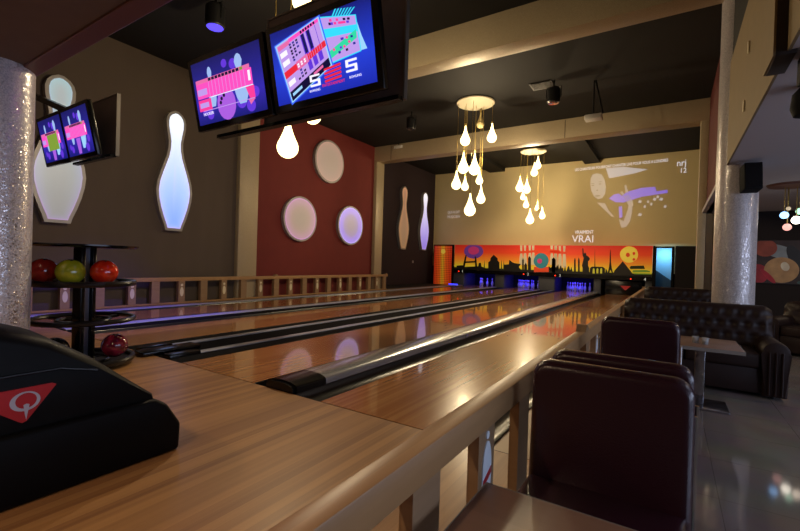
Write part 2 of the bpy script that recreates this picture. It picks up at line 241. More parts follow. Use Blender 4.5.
mat('label_white','dcdcdc',.5); mat('logo_red','b3141e',.4); mat('pin_icon','eaf3fa',.35); mat('pin_icon_cream','e6d9b8',.4)
MC={'purple':'6a3a8e','magenta':'c2356d','black':'17130f','darkgreen':'2c3a14','teal':'2f7a80','redorange':'d8431d','cream':'c9b48c','yellow':'c9c23a','yelloworange':'f0cc48','charcoal':'2b2724','green':'6f8f2e'}
mat('print_arrow','5a3018',.4)
for k,v in MC.items(): mat('print_'+k,v,.6)
PCOL={'pale':('c8ccd4',.28),'pale2':('c8c4cc',.27),'shade':('8a7550',.0),'ice':('d4def4',.34),'violet':('5040ff',.5)}
def projected(name,col,s):
    m=em(name,col,s); m.node_tree.nodes['Principled BSDF'].inputs['Base Color'].default_value=lin('e6d29c'); m.node_tree.nodes['Principled BSDF'].inputs['Roughness'].default_value=.85
    return m
for k,(v,s) in PCOL.items(): projected('beam_'+k,v,s)
projected('beam_text','e8ecff',.6); projected('beam_text_dim','d8d4e0',.35); projected('face_dark','9a8f80',.06)
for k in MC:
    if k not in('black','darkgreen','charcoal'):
        q=MATS['print_'+k].node_tree.nodes['Principled BSDF']; q.inputs['Emission Color'].default_value=lin(MC[k]); q.inputs['Emission Strength'].default_value=.32  # coloured prints get a faint glow of their own, to brighten them

H=5.15; FL=-.2; LOWZ=2.42
# ---------------------------------------------------------------- the setting
struct(bx('floor','floor_tile',-9.5,8.5,-6.5,19,FL-.15,FL))
struct(bx('wall_left','grey_wall',-7.2,-7.0,-6,4.6,FL,H))
struct(bx('wall_left_red','red_wall',-7.2,-7.0,4.6,10.3,FL,H)).name='wall_left.001'
struct(bx('wall_left_recess','plum_wall',-8.6,-8.4,10.3,17.5,FL,5.75)).name='wall_left.002'
struct(bx('wall_left_return','plum_wall',-8.6,-7.0,10.3,10.45,FL,5.75)).name='wall_left.003'
struct(bx('wall_back','screen_wall',-8.6,2.95,17.3,17.45,.9,5.75))
b=BM(); box(b,-7.2,2.95,-6.2,10.6,H,H+.1); struct(obj('ceiling',b,'ceiling_black'))
b=BM(); box(b,-8.6,2.95,10.6,17.5,5.66,5.76); struct(obj('ceiling',b,'ceiling_black'))
b=BM(); box(b,-7.2,2.72,-6.2,-1.12,LOWZ,LOWZ+.08); struct(obj('ceiling',b,'ceiling_brown'))
b=BM(); box(b,2.72,8.2,-6.2,10.2,LOWZ,LOWZ+.08); struct(obj('ceiling',b,'ceiling_low'))
b=BM(); box(b,-7.2,2.72,-1.15,-1.075,LOWZ+.05,H); struct(obj('wall_bulkhead',b,'ceiling_brown')).name='wall_front'
b=BM(); box(b,-7.0,2.70,-1.19,-1.07,LOWZ-.012,LOWZ+.06,.008); struct(obj('trim_1',b,'trim_brown'))
struct(bx('wall_right','fascia_tan',2.70,2.718,-1.0,4.5,LOWZ-.005,3.72))
struct(bx('wall_right','ceiling_black',2.72,2.80,-1.0,4.9,3.72,H))
struct(bx('wall_right','maroon_wall',2.80,2.90,4.9,10.0,LOWZ,H))
struct(bx('wall_right','dark_wall',2.95,3.10,10.0,17.5,FL,5.76))
struct(bx('wall_right','dark_wall',8.0,8.2,-6.2,10.2,FL,LOWZ))
win=thing('window_1','','',(7.98,0,0)); del win['label']; del win['category']; struct(win)
bx('window_pane',em('daylight','cddcff',LV['win']),-.02,.0,-3.5,4.0,.35,2.0,win)
for y in (-3.5,-1.0,1.5,3.95): bx('window_frame','matt_black',-.05,.01,y,y+.06,.3,2.05,win)
for z in (.30,2.0): bx('window_frame','matt_black',-.05,.01,-3.5,4.0,z,z+.05,win)
struct(bx('wall_back','dark_wall',3.10,8.2,10.0,10.2,FL,LOWZ))
struct(bx('wall_behind','ceiling_brown',-7.2,8.2,-6.35,-6.2,FL,H)).name='wall_front'
# portal beams and posts
def glit(n,*a):
    return struct(bx('trim_%d'%n,'beam_glitter',*a,bev=.006))
glit(2,-6.9,2.62,4.3,4.68,4.60,5.15)
glit(3,-7.0,2.80,10.0,10.45,4.62,5.15)
glit(4,-7.0,-6.86,4.3,4.86,FL,4.6)
glit(5,-7.0,-6.86,10.0,10.45,FL,4.62)
glit(6,2.64,2.80,10.0,10.35,FL,4.62)
struct(bx('trim_7','trim_dark',2.645,2.745,1.15,1.48,2.395,3.9,bev=.004)); struct(bx('trim_7','fascia_tan',2.633,2.645,1.15,1.48,2.40,3.9))
for i,u in enumerate((-.46,-6.28)):
    struct(bx('trim_%d'%(8+i),'matt_black',u,u+.012,9.993,10.0,4.62,5.12))
# dark ceiling beams over the pin end
for i,(x0,x1) in enumerate(((-5.41,-4.66),(-1.12,-.53))):
    struct(bx('trim_%d'%(10+i),'ceiling_black',x0,x1,10.6,17.3,5.50,5.66))
# raised wooden approach in front of the foul line
struct(bx('floor','approach_wood',-6.95,1.60,-6.0,-.006,FL,0.0))
struct(bx('trim_12','matt_black',-6.95,1.60,-.006,.006,FL,-.003))
struct(bx('floor','oak',1.30,1.60,.006,16.5,FL,-.01))
struct(bx('floor','oak',-6.95,-6.50,.006,16.5,FL,-.01))
struct(bx('floor','pit_black',-8.4,-6.95,10.5,16.5,FL,-.01))

# glittering round columns
def column(x,y,z0,z1,r,label):
    t=thing('glitter_column',label,'column',(x,y,z0))
    b=BM(); lathe(b,[(r,0),(r,z1-z0)],64); obj('shaft',b,'column_glitter',t,smooth='auto')
    b=BM(); lathe(b,[(r+.012,0),(r+.012,.05)],48); obj('base_ring',b,'metal',t,smooth='auto')
    return t
column(-2.16,-1.29,0.0,LOWZ,.225,'silver sparkling round column behind the black ball return hood')
column(2.83,4.7,FL,H,.225,'sparkling round column rising behind the tufted sofa')

# ---------------------------------------------------------------- lanes
X4=0.0; LW=1.066
LX=[-6.027,-4.036,-1.8185,0.0]
names=['first bowling lane, beside the left wall with the low fence','second lane from the left wall, between the violet-lit divider and the open ball track','third lane, between the open ball track and the wide silver divider','nearest lane on the right, along the near wooden fence']
YE=16.5
for x,nm in zip(LX,names):
    t=thing('bowling_lane','polished wooden '+nm if x!=LX[1] else 'second polished lane, between violet-lit divider and open ball track','bowling lane',(x+LW/2,8.25,0))
    b=BM(); box(b,-LW/2,LW/2,-8.243,9.7,FL,0.0); obj('lane_bed',b,'lane_wood',t)
    # aiming arrows and dots
    for k in range(7):
        b=BM(); ax=-LW/2+LW*(k+1)/8; ay=-8.25+3.8+ (3-abs(k-3))*.25
        b.faces.new([b.verts.new(p) for p in ((ax-.016,ay,.0015),(ax+.016,ay,.0015),(ax,ay+.15,.0015))])
        obj('arrow_mark',b,'print_arrow',t)
def gutter(x0,x1,label):
    b=BM(); n=10; w=(x1-x0)/2
    pts=[]
    for i in range(n+1):
        a=PI*i/n; pts.append((-w*math.cos(a)*.93,-.012-.075*math.sin(a)))
    pts=[(-w,0.0)]+pts+[(w,0.0),(w,-.11),(-w,-.11)]
    prism(b,pts,'Y',-8.24,8.24)
    tag(obj('gutter',b,'gutter_black',None,((x0+x1)/2,8.25,0),'auto'),label,'gutter')
G=.235
gl=['beside the low fence on the left wall','right of the first lane beside the violet-lit divider','left of the second lane','right of the second lane beside the open track','left of the third lane beside the open track','right of the third lane beside the wide silver divider','left of the nearest lane beside the wide silver divider','right of the nearest lane, behind the near fence']
edges=[(-6.262,-6.027),(-4.961,-4.81),(-4.271,-4.036),(-2.97,-2.745),(-2.045,-1.8185),(-.7525,-.622),(-.268,0),(1.066,1.30)]
for (a,c),l in zip(edges,gl): gutter(a+.001,c-.001,'black ball gutter '+l)
def cap(name,x0,x1,h,y0,y1,m,label,endcap=None,base=True):
    t=thing(name,label,'lane divider',((x0+x1)/2,0,0))
    w=(x1-x0)/2; n=10
    def arch(w,h): return [(-w*math.cos(PI*i/n),h*.45+h*.55*math.sin(PI*i/n)) for i in range(n+1)]
    b=BM(); zb_=.001 if base=='flat' else FL; pts=[(-w,zb_)]+arch(w,h)+[(w,zb_)]; prism(b,pts,'Y',y0,y1); obj('cover',b,m,t,smooth='auto')
    if base=='flat':
        b=BM(); box(b,-w-.004,w+.004,y0,y1,FL,.001); obj('black_body',b,'track_black',t)
    if endcap:
        b=BM(); pts=[(-w-.004,FL+.001)]+[(p[0]*1.02,p[1]+.004) for p in arch(w,h)]+[(w+.004,FL+.001)]
        prism(b,pts,'Y',.03,endcap)
        # rounded nose
        prism(b,[(-w*.9,FL+.001)]+[(p[0]*.9,p[1]*.85) for p in arch(w,h)]+[(w*.9,FL+.001)],'Y',-.0,.03)
        obj('end_cap',b,'gloss_black',t,smooth='auto')
    return t
cap('divider_cover',-6.48,-6.27,.018,.02,16.45,'cap_white','flat pale divider strip between the first lane and the left fence',base='flat')
cap('divider_cover',-4.80,-4.58,.02,.02,16.45,'cap_white','violet-lit divider strip between the first and second lanes',base='flat')
cap('divider_cover',-.612,-.278,.075,.34,16.45,'cap_silver','wide rounded silver divider with a black end cap beside the nearest lane',endcap=.36)
b=BM(); box(b,-.148,.15,.01,16.45,FL,-.002); tag(obj('divider_ledge',b,'track_black',None,(-4.424,0,0)),'matt black ledge right of the violet-lit divider strip','ledge')
# open ball return track between lanes 2 and 3
t=thing('ball_return_track','open black ball return track between two pale rails, middle of the lanes','ball return track',(-2.395,0,0))
b=BM(); box(b,-.34,.34,.01,16.45,FL,-.002); obj('track_bed',b,'track_black',t)
for s,y0,l in ((-1,.36,'left pale rail'),(1,.36,'right pale rail')):
    b=BM(); xc=.265*s-(.02 if s<0 else 0); prism(b,[(xc-.052,-.06),(xc-.052,.006),(xc-.035,.013),(xc+.035,.013),(xc+.052,.006),(xc+.052,-.06)],'Y',y0,16.45)
    obj('rail',b,'cap_rail',t)
    b=BM(); box(b,xc-.065,xc+.065,.02,y0,-.06,.035,.012); obj('rail_end',b,'gloss_black',t,smooth='auto')
b=BM(); box(b,-.10,.10,-.12,.5,0.0,.05,.015); obj('track_mouth',b,'gloss_black',t,smooth='auto')

# ---------------------------------------------------------------- fences
def pin_profile(h):
    P=[(0,.028),(.05,.034),(.15,.050),(.30,.0600),(.42,.055),(.55,.038),(.66,.0245),(.74,.0235),(.82,.031),(.90,.0335),(.96,.026),(1.0,.006)]
    return [(a*h,r*h/.381) for a,r in P]
def flat_pin(bm,yc,z0,h,x0,x1,wid=1.0):
    pr=pin_profile(h)
    pts=[(yc-r*wid,z0+z) for z,r in pr]+[(yc+r*wid,z0+z) for z,r in reversed(pr)]
    prism(bm,pts,'X',x0,x1)
def fence(label,X,face,posts,y0,y1,icon,caps,railw=.10,rz=.48):
    t=thing('low_fence',label,'fence',(X,y0,0))
    b=BM(); box(b,-railw/2,railw/2,0,y1-y0,rz,.56,.005); obj('top_rail',b,'oak_rail',t,smooth='auto')
    b=BM(); box(b,-railw/2+.01,railw/2-.01,0,y1-y0,FL if X>0 else 0,.03 if X<0 else -.02); obj('bottom_rail',b,'oak_rail',t)
    for y,w,pin in posts:
        b=BM(); box(b,(railw/2-.043) if X>0 else -railw/2+.003,railw/2-.003,y-w/2-y0,y+w/2-y0,-.02 if X>0 else .03,rz); p=obj('post',b,'oak',t)
        if pin:
            b=BM(); xs=face*(railw/2-.003)
            lo,hi=(xs,xs+.004) if face>0 else (xs-.004,xs)
            if X>0: prism(b,[(y-y0+.042*math.cos(2*PI*i/20),.31+.115*math.sin(2*PI*i/20)) for i in range(20)],'X',lo,hi)
            else: prism(b,[(y-y0+.040*math.cos(2*PI*i/20),.25+.10*math.sin(2*PI*i/20)) for i in range(20)],'X',lo,hi)
            obj('pin_emblem',b,icon,p)
            b=BM(); zc_,rc_=(.445,.014) if X>0 else (.395,.028)
            prism(b,[(y-y0+rc_*math.cos(2*PI*i/14),zc_+rc_*math.sin(2*PI*i/14)) for i in range(14)],'X',lo,hi); obj('pin_emblem_head',b,icon,p)
            if X>0:
                b=BM(); prism(b,[(y-y0-.038,.27),(y-y0+.038,.30),(y-y0+.036,.325),(y-y0-.036,.295)],'X',xs,xs+.0055); obj('red_band',b,'logo_red',p)
    for y,w in caps:
        b=BM(); prism(b,[(y-w/2-y0,.56),(y-w*.1-y0,.605),(y+w*.1-y0,.605),(y+w/2-y0,.56)],'X',-railw/2,railw/2); obj('post_cap',b,'oak',t)
    return t
lp=[];y=-.05+.27;k=0
ys=[.22,.747,1.28,1.84,2.29,2.84,3.36,3.87,4.42,4.93,5.45,5.955,6.49,7.003,7.53,8.05,8.55,9.08,9.6,10.05]
ys.append(10.55)
for k,y in enumerate(ys): lp.append((y,.14 if k%2 else .16,k%2==1))
lp=[(-5+.53*i,.15,i%2==0) for i in range(10)]+lp
fence('long low oak fence with pale pin emblems along the left wall',-6.80,1,lp,-5.2,10.72,'pin_icon_cream',[(5.45,.13),(10.65,.12)])
rp=[]
y=-4.9;k=0
yy=[-1.365-.435*i for i in range(8,0,-1)]+[-1.315,-.88,-.43,.0,.43,.84]
for k,y in enumerate(yy): rp.append((y,.15,k%2==1))
rp+=[(1.27,.17,False)]+[(1.75+.46*i,.15,i%2==0) for i in range(18)]
fence('near low oak fence with white pin emblems beside the nearest lane',1.58,1,rp,-5.1,10.2,'pin_icon',[(1.2,.17),(10.0,.15)],.07,.465)

# ---------------------------------------------------------------- pin end
t=thing('masking_unit','wide printed city skyline panel above the pins at the lane ends','panel',(0,16.5,0))
vgrad('mural_sky',[(0,'6d8a1c'),(.18,'e5c62c'),(.42,'f08a24'),(.7,'e4431c'),(1,'d2261a')],.72,1.96,e=.32)  # board colours also glow faintly, light put into the print
bx('printed_board','mural_sky',-6.77,1.53,0,.05,.74,1.95,t)
bx('printed_ground','print_black',-6.77,1.53,-.006,0,.74,.865,t)
bx('lower_band','gloss_black',-6.77,1.53,-.03,.06,.60,.76,t)
struct(bx('trim_13','matt_black',1.54,1.61,16.46,16.6,FL,1.95))
for n,(kind,lst) in enumerate(MURAL.items()):
    for col,pts in lst:
        pts=[(x,min(max(z,.765),1.945)) for x,z in pts]
        b=BM()
        dep={'ferris_wheel':.004,'pin_row':.003,'red_stripe':.0045}.get(kind,.007)
        if col in('magenta','redorange') and kind!='red_stripe': dep+=.003
        if col=='yellow': dep+=.003
        if kind=='globe_base': dep=.008
        if kind=='moon_ball': dep=.003
        if kind=='moon_ball_hole': dep=.005
        if kind=='globe_ball': dep+=.002
        bmesh.ops.remove_doubles(b,verts=b.verts[:],dist=1e-5)
        try: prism(b,pts,'Y',-dep,.0)
        except ValueError: b.free(); continue
        obj(kind,b,'print_'+col,t)
em('led_red','ff2a10',3); em('led_white','d8d4c0',.7)
for n,(x,z,s) in enumerate(((-6.35,.67,'1'),(-3.2,.66,'2'),(-1.85,.66,'3'),(1.28,.65,'4'))):
    b=BM(); lathe(b,[(.024,-.01),(.024,.01)],12); o=obj('red_light',b,'led_red',t,(x-.16 if s!='4' else x-.45,-.035,z),True,(PI/2,0,0))
    text('lane_number',s,'led_white',.17,(x+.03,-.032,z),FACE_NEG_Y,t)
# end of the pits: grey side walls between the lanes
kl=['left of the first pin deck','between the first and second pin decks','between the second and third pin decks','between the third and fourth pin decks','right of the fourth pin deck']
for (a,c),l in zip(((-6.95,-6.27),(-4.72,-4.28),(-2.74,-2.05),(-.51,-.24),(1.31,1.57)),kl):
    b=BM(); box(b,-(c-a)/2,(c-a)/2,0,1.4,FL,.598,.01); tag(obj('pit_side_wall',b,'kick_grey',None,((a+c)/2,16.57,0),'auto'),'grey side wall '+l,'pit wall')
struct(bx('wall_back','pit_black',-6.95,1.6,17.98,18.1,FL,1.0))
struct(bx('ceiling','pit_black',-6.95,1.6,16.6,18.1,.8,.9))
# pins
def pin_bm():
    b=BM(); lathe(b,[(0,0)]+[(r,z) for z,r in pin_profile(.381)]+[(0,.382)],14); return b
pm,nt,bb=newmat('pin_body')
bb.inputs['Base Color'].default_value=lin('d8d8ff'); bb.inputs['Roughness'].default_value=.3
pin0=None
words=['first lane','second lane','third lane']
for li,keep in ((0,(1,3,5,0,2)),(1,range(10)),(2,range(10))):
    cx=LX[li]+LW/2; k=0
    for row in range(4):
        for j in range(row+1):
            if k in keep:
                x=cx+(j-row/2)*.305; y=17.0+row*.264
                if pin0 is None:
                    o=obj('bowling_pin',pin_bm(),'pin_body',None,(x,y,0),True); pin0=o
                    b=BM(); lathe(b,[(.0235,.272),(.0245,.285),(.026,.295)],14); rb=obj('neck_band',b,'logo_red',o,smooth=True)
                    rb.scale=(1.06,1.06,1)
                else: o=dup(pin0,(x,y,0))
                tag(o,'blue-lit bowling pin standing at the end of the '+words[li],'bowling pin','pins on the '+words[li])
            k+=1
# sweep guard lowered on lane 4
t=thing('pinsetter_guard','black guard with red triangle lowered at the end of the nearest lane','guard',(.55,16.62,0))
bx('guard_panel','gloss_black',-.64,.66,0,.05,.002,.56,t,bev=.01)
b=BM(); prism(b,[(-.10,.36),(.28,.36),(.09,.18)],'Y',-.012,0); obj('red_triangle',b,em('tri_red','a8201c',.5),t)
# blue lamp at far left and orange perforated panel
em('blue_lamp','3a3cff',2.2)
t=thing('blue_floor_lamp','small blue light strip on the floor below the orange panel','lamp',(-6.75,16.35,0))
bx('lamp_housing','gloss_black',-.25,.28,0,.08,-.01,.05,t); bx('glowing_strip','blue_lamp',-.22,.26,-.012,.0,.0,.06,t)
m,nt,bb=newmat('orange_mesh'); N=nt.nodes;L=nt.links
tc=N.new('ShaderNodeTexCoord'); sx=N.new('ShaderNodeSeparateXYZ'); L.new(tc.outputs['Object'],sx.inputs[0])
r=N.new('ShaderNodeValToRGB'); mr=N.new('ShaderNodeMapRange'); mr.inputs['From Min'].default_value=-.42; mr.inputs['From Max'].default_value=.42
L.new(sx.outputs['X'],mr.inputs['Value']); L.new(mr.outputs[0],r.inputs['Fac'])
e=r.color_ramp.elements; e[0].position=0; e[0].color=lin('cf3a17'); e[1].position=1; e[1].color=lin('cf3a17')
for p,c in ((.32,'e0621c'),(.5,'d8a527'),(.68,'e0621c')): q=e.new(p); q.color=lin(c)
ck=N.new('ShaderNodeTexVoronoi'); ck.inputs['Scale'].default_value=11; ck.inputs['Randomness'].default_value=0; L.new(tc.outputs['Object'],ck.inputs['Vector'])
rr=N.new('ShaderNodeValToRGB'); rr.color_ramp.elements[0].color=(1,1,1,1); rr.color_ramp.elements[0].position=.35; rr.color_ramp.elements[1].color=(.35,.22,.1,1); rr.color_ramp.elements[1].position=.6
L.new(ck.outputs['Distance'],rr.inputs['Fac']); mx=N.new('ShaderNodeMix'); mx.data_type='RGBA'; mx.blend_type='MULTIPLY'; mx.inputs['Factor'].default_value=1
L.new(r.outputs['Color'],mx.inputs['A']); L.new(rr.outputs['Color'],mx.inputs['B']); L.new(mx.outputs['Result'],bb.inputs['Base Color'])
L.new(mx.outputs['Result'],bb.inputs['Emission Color']); bb.inputs['Emission Strength'].default_value=.4  # panel colour glows by itself so the panel looks brighter lit
t=thing('orange_panel','tall orange perforated panel with black frame at the far left lane end','panel',(-7.42,16.5,0))
bx('panel_face','orange_mesh',-.47,.51,0,.03,-.05,1.90,t)
b=BM()
for a in ((-.51,-.47,-.02,.05,-.1,1.96),(.51,.60,-.02,.05,-.1,1.96),(-.47,.51,-.02,.05,1.90,1.96)): box(b,*a)
obj('frame',b,'matt_black',t)
b=BM(); lathe(b,[(.12,0),(.12,.004)],18); obj('round_print',b,'print_yelloworange',t,(0.02,-.004,1.62),False,(PI/2,0,0))
# doorway with blue light
t=thing('blue_lit_doorway','narrow doorway lit pale blue right of the skyline panel','doorway',(1.90,16.5,FL))
b=BM()
for a in ((-.285,-.24,-.05,.06,0,2.13),(.25,.33,-.05,.06,0,2.13),(-.24,.25,-.05,.06,2.07,2.13)): box(b,*a)
obj('door_frame',b,'matt_black',t)
mat('pale_wall','9fc4d8',.7); bx('inner_wall','pale_wall',-.29,.32,.72,.76,0,2.13,t)
b=BM(); prism(b,[(-.29,0),(.32,0),(.32,.80),(-.29,1.25)],'Y',.45,.5); obj('stair_parapet',b,mat('parapet_blue','3c5566',.7),t)
bx('wall_back','dark_wall',2.26,2.95,16.48,16.6,FL,1.95)['kind']='structure'

# ---------------------------------------------------------------- projected picture on the back wall
t=thing('projected_picture','faint projected film picture of a person holding up a hand','projection',(0,17.3,0))
for kind,lst in PROJ.items():
    if kind=='hair': continue
    for k,(col,pts) in enumerate(lst):
        if kind=='face': pts=[(-.62+(x+.62)*.84,4.42+(z-4.42)*.88) for x,z in pts]
        b=BM(); dep={'hair':.002,'bright_window':.0025}.get(kind,.003+.0003*k)
        try: prism(b,pts,'Y',-dep,0)
        except ValueError: b.free(); continue
        obj(kind,b,'beam_'+col,t)
for nm_,els_ in (('eye',((-.78,4.56,.06,.026),(-.50,4.60,.055,.026))),('brow',((-.79,4.64,.08,.014),(-.49,4.69,.07,.014))),('mouth',((-.58,4.10,.11,.028),)),('nose_shadow',((-.60,4.34,.035,.03),))):
    for (x,z,w_,h_) in els_:
        b=BM(); prism(b,[(x+w_*math.cos(2*PI*i/12),z+h_*math.sin(2*PI*i/12)) for i in range(12)],'Y',-.0045,0); obj(nm_,b,em('face_dark','8a8070',.28),t)
text('caption_line','LES CHANTEURS POURRONT CHANTER LIVE POUR VOUS A LONDRES','beam_text',.17,(.2,-.003,5.32),(PI/2,-.022,0),t,sx=.64)
text('corner_logo','VRAI','beam_text',.44,(-1.10,-.003,2.26),FACE_NEG_Y,t,depth=.003,sx=.95)
text('corner_logo_line','VRAIMENT','beam_text',.21,(-1.06,-.003,2.56),FACE_NEG_Y,t,depth=.003,sx=.75)
text('channel_name','nrj','beam_text',.36,(2.36,-.003,5.20),(PI/2,0,0),t,depth=.003,sx=.8)
text('channel_number','12','beam_text',.26,(2.42,-.003,4.90),(PI/2,0,0),t,depth=.003,sx=.9)
text('side_caption','QUI A DIT','beam_text_dim',.20,(-7.28,-.003,3.65),FACE_NEG_Y,t,sx=.75)
text('side_caption','MUSICIEN','beam_text_dim',.20,(-7.28,-.003,3.42),FACE_NEG_Y,t,sx=.8)

# ---------------------------------------------------------------- light boxes on the left walls
def lightbox(name,outline,center,loc,label,cat,cols,mname,s,group=None,face_x=.12,rim=.94):
    """outline: (y,z) list; cols: rim colour, mid colour, centre colour"""
    t=thing(name,label,cat,loc,0,group)
    b=BM(); prism(b,outline,'X',0,face_x); obj('casing',b,'lightbox_rim',t)
    b=BM(); lay=b.loops.layers.color.new('Col')
    cy,cz=center; n=len(outline); rings=[]; fr=[rim,rim*.86,rim*.62,rim*.3]
    # inner outline follows the edge: shrink each half width, and the height a little
    zs=[p[1] for p in outline]; z0,z1=min(zs),max(zs); zc=(z0+z1)/2
    def ring(k):
        out=[]
        for (y,z) in outline:
            f=k
            out.append(b.verts.new((face_x+.004,cy+(y-cy)*f,zc+(z-zc)*(1-(1-f)*.35) if name=='pin_light' else cz+(z-cz)*f)))
        return out
    def inset(d):
        out=[]
        for i,(y,z) in enumerate(outline):
            p0=Vector(outline[i-1]);p1=Vector(outline[i]);p2=Vector(outline[(i+1)%n])
            e1=(p1-p0).normalized();e2=(p2-p1).normalized(); m_=(e1+e2); m_=m_.normalized() if m_.length>1e-6 else e1
            nn_=Vector((-m_.y,m_.x)); q=p1+nn_*d*sgn/max(.5,abs(m_.dot(e1)))
            out.append(b.verts.new((face_x+.004,q.x,q.y)))
        return out
    ar=sum(outline[i][0]*outline[(i+1)%n][1]-outline[(i+1)%n][0]*outline[i][1] for i in range(n)); sgn=1 if ar>0 else -1
    for d in (.055,.085) if name=='pin_light' else (.055,.10): rings.append(inset(d))
    for k,(y,z) in ((.72,None),(.35,None)) if False else ():
        pass
    for k in (.6,.25):
        rr_=[]
        for v in rings[1]:
            y,z=v.co.y,v.co.z
            rr_.append(b.verts.new((face_x+.004,y*k,(zc+(z-zc)*(1-(1-k)*.15)) if name=='pin_light' else z*k)))
        rings.append(rr_)
    cc=[cols[0],cols[1],cols[2],cols[3]]
    def setcol(f,m):
        for lp in f.loops: lp[lay]=m[lp.vert]
    cmap={}
    for r_,c in zip(rings,cc):
        for v in r_:
            zz=(v.co.z-z0)/(z1-z0)
            ca,cb=(c if isinstance(c,tuple) else (c,c))
            A=lin(ca);B_=lin(cb); cmap[v]=tuple(A[i]*(1-zz)+B_[i]*zz for i in range(3))+(1,)
    for a,c in zip(rings,rings[1:]):
        for i in range(n):
            j=(i+1)%n; f=b.faces.new((a[i],a[j],c[j],c[i])); setcol(f,cmap)
    f=b.faces.new(rings[-1]); setcol(f,cmap)
    o=obj('lit_face',b,em_attr(mname,s),t)
    return t
def pin_outline(h,wid=1.0):
    from itertools import chain
    pr=[(0,.028),(.04,.032),(.10,.041),(.18,.051),(.26,.058),(.33,.0605),(.40,.057),(.48,.048),(.55,.0385),(.62,.0295),(.68,.0250),(.74,.0240),(.80,.0280),(.86,.0325),(.91,.0330),(.95,.029),(.98,.020),(1,.006)]
    pr=[(a*h,r*h/.381*wid) for a,r in pr]
    return [(-r,z) for z,r in pr]+[(r,z) for z,r in reversed(pr)]
g='pin shaped wall lights'
lightbox('pin_light',pin_outline(2.56,.96),(0,1.2),(-6.995,2.70,1.56),'white glowing bowling pin light on the grey wall, left of the beige post','wall light',[('d8d0ff','f4fbff'),('b4ccff','f8fdff'),('98c4ff','ffffff'),('90c0ff','ffffff')],'box_a',1.1,g)
lightbox('pin_light',pin_outline(2.56,1.0),(0,1.2),(-6.995,.66,1.54),'large greyish bowling pin light half hidden behind the small monitors','wall light',[('d0b4e0','c8e0e8'),('b9b8cc','c4dce0'),('b0b4b8','c6d8dc'),('adb2b4','c8d4d8')],'box_b',.85,g)
lightbox('pin_light',pin_outline(2.9,1.0),(0,1.2),(-8.395,14.16,1.62),'warm beige pin light on the dark recessed wall','wall light',[('c8a878','f0c8a8'),('c8a878','e8c0a0'),('b89a78','d8b098'),('b09878','d0a890')],'box_c',.7,g)
lightbox('pin_light',pin_outline(2.9,1.0),(0,1.2),(-8.395,16.1,1.65),'white and violet pin light nearest the projection wall','wall light',[('e0d8ff','ffffff'),('b8a0f0','ffffff'),('a898e8','ffffff'),('a898e8','ffffff')],'box_d',.95,g)
def circle(r,n=36): return [(r*math.cos(2*PI*i/n),r*math.sin(2*PI*i/n)) for i in range(n)]
g='round wall lights on the red wall'
lightbox('round_light',circle(.66),(0,0),(-6.995,7.56,4.09),'top round light, pale pinkish grey, on the red wall','wall light',['cfa9a6','bfa29c','b49d94','b09a90'],'box_e',.85,g,.1)
lightbox('round_light',circle(.65),(0,0),(-6.995,6.40,2.19),'lower left round light, pink rimmed, on the red wall','wall light',['dcaee0','c8a4bc','b8a29c','b0a096'],'box_f',.95,g,.1)
lightbox('round_light',circle(.65),(0,0),(-6.995,8.67,2.20),'lower right round light with bright lavender rim on the red wall','wall light',['d8d0ff','b8a0f0','b4a6c8','b4a8b8'],'box_g',1.05,g,.1)
bx('wall_socket','white_plastic',-8.4,-8.37,15.2,15.28,1.0,1.12); tag(bpy.data.objects['wall_socket'],'small white wall socket on the dark recessed wall','socket')

# ---------------------------------------------------------------- pendant drop lamps
def drop_bm(h):
    b=BM(); R=h*.245
    pr=[(0,0)]
    for i in range(1,12):
        a=PI*.66*i/11; pr.append((R*math.sin(a),R-R*math.cos(a)))
    r1,z1=pr[-1]
    r1,z1=pr[-1]
    for i in range(1,8):
        t_=i/7; k=(1-t_)**1.75; pr.append((.016+(r1-.016)*k,z1+(h-z1)*t_))
    lathe(b,pr+[(0,h)],20); return b
def cluster(c,top,drops,label,r=.48,disc=True):
    t=thing('pendant_cluster',label,'pendant lamp',(c[0],c[1],top),0,'clusters of drop lamps')
    b=BM(); lathe(b,[(0,-.035),(r*.97,-.035),(r,-.02),(r,0),(0,0)],40); obj('ceiling_disc',b,'canopy_white',t,smooth='auto')
    for d in drops:
        x,y,z,h=d[:4]; dim=len(d)>4
        lx,ly=x-c[0],y-c[1]
        rr=math.hypot(lx,ly)
        o=obj('drop_shade',drop_bm(h),'drop_dim' if dim else 'drop_glow',t,(lx,ly,z-top),True)
        if dim: o['label']='unlit drop shade'
        b=BM(); tube(b,[(0,0,h-.01),(0,0,h+.05)],.022,8); obj('lamp_cap',b,'cord_brass',o)
        # cord hangs from the disc
        k=min(1,(r*.9)/rr) if rr>0 else 1
        b=BM(); tube(b,[(0,0,h+.04),(lx*k-lx,ly*k-ly,top-z-.03)],.0055,6); obj('cord',b,'cord_brass',o)
    return t
cluster((-2.15,7.69),5.13,[(-2.435,7.69,3.363,.554),(-2.171,7.79,3.321,.563),(-2.527,7.50,2.927,.489),(-2.48,7.93,2.963,.381),(-2.106,7.99,3.107,.377),(-2.028,7.94,2.605,.451),(-2.106,7.44,2.233,.571),(-2.341,7.55,4.032,.509),(-1.73,7.79,4.095,.488),(-2.143,8.02,4.573,.416,1)],'larger cluster of glowing glass drops under a white ceiling disc, in the middle')
cluster((-2.45,14.1),5.45,[(-2.90,14.0,3.903,.625),(-2.69,14.2,3.861,.583),(-2.708,13.8,3.549,.383),(-2.74,14.35,3.313,.45),(-2.4,13.75,2.62,.605),(-2.04,14.1,2.833,.455),(-2.3,14.4,3.171,.427,1),(-2.21,13.9,4.707,.492),(-2.449,14.3,4.528,.544)],'smaller far cluster of glowing drops in front of the projection')
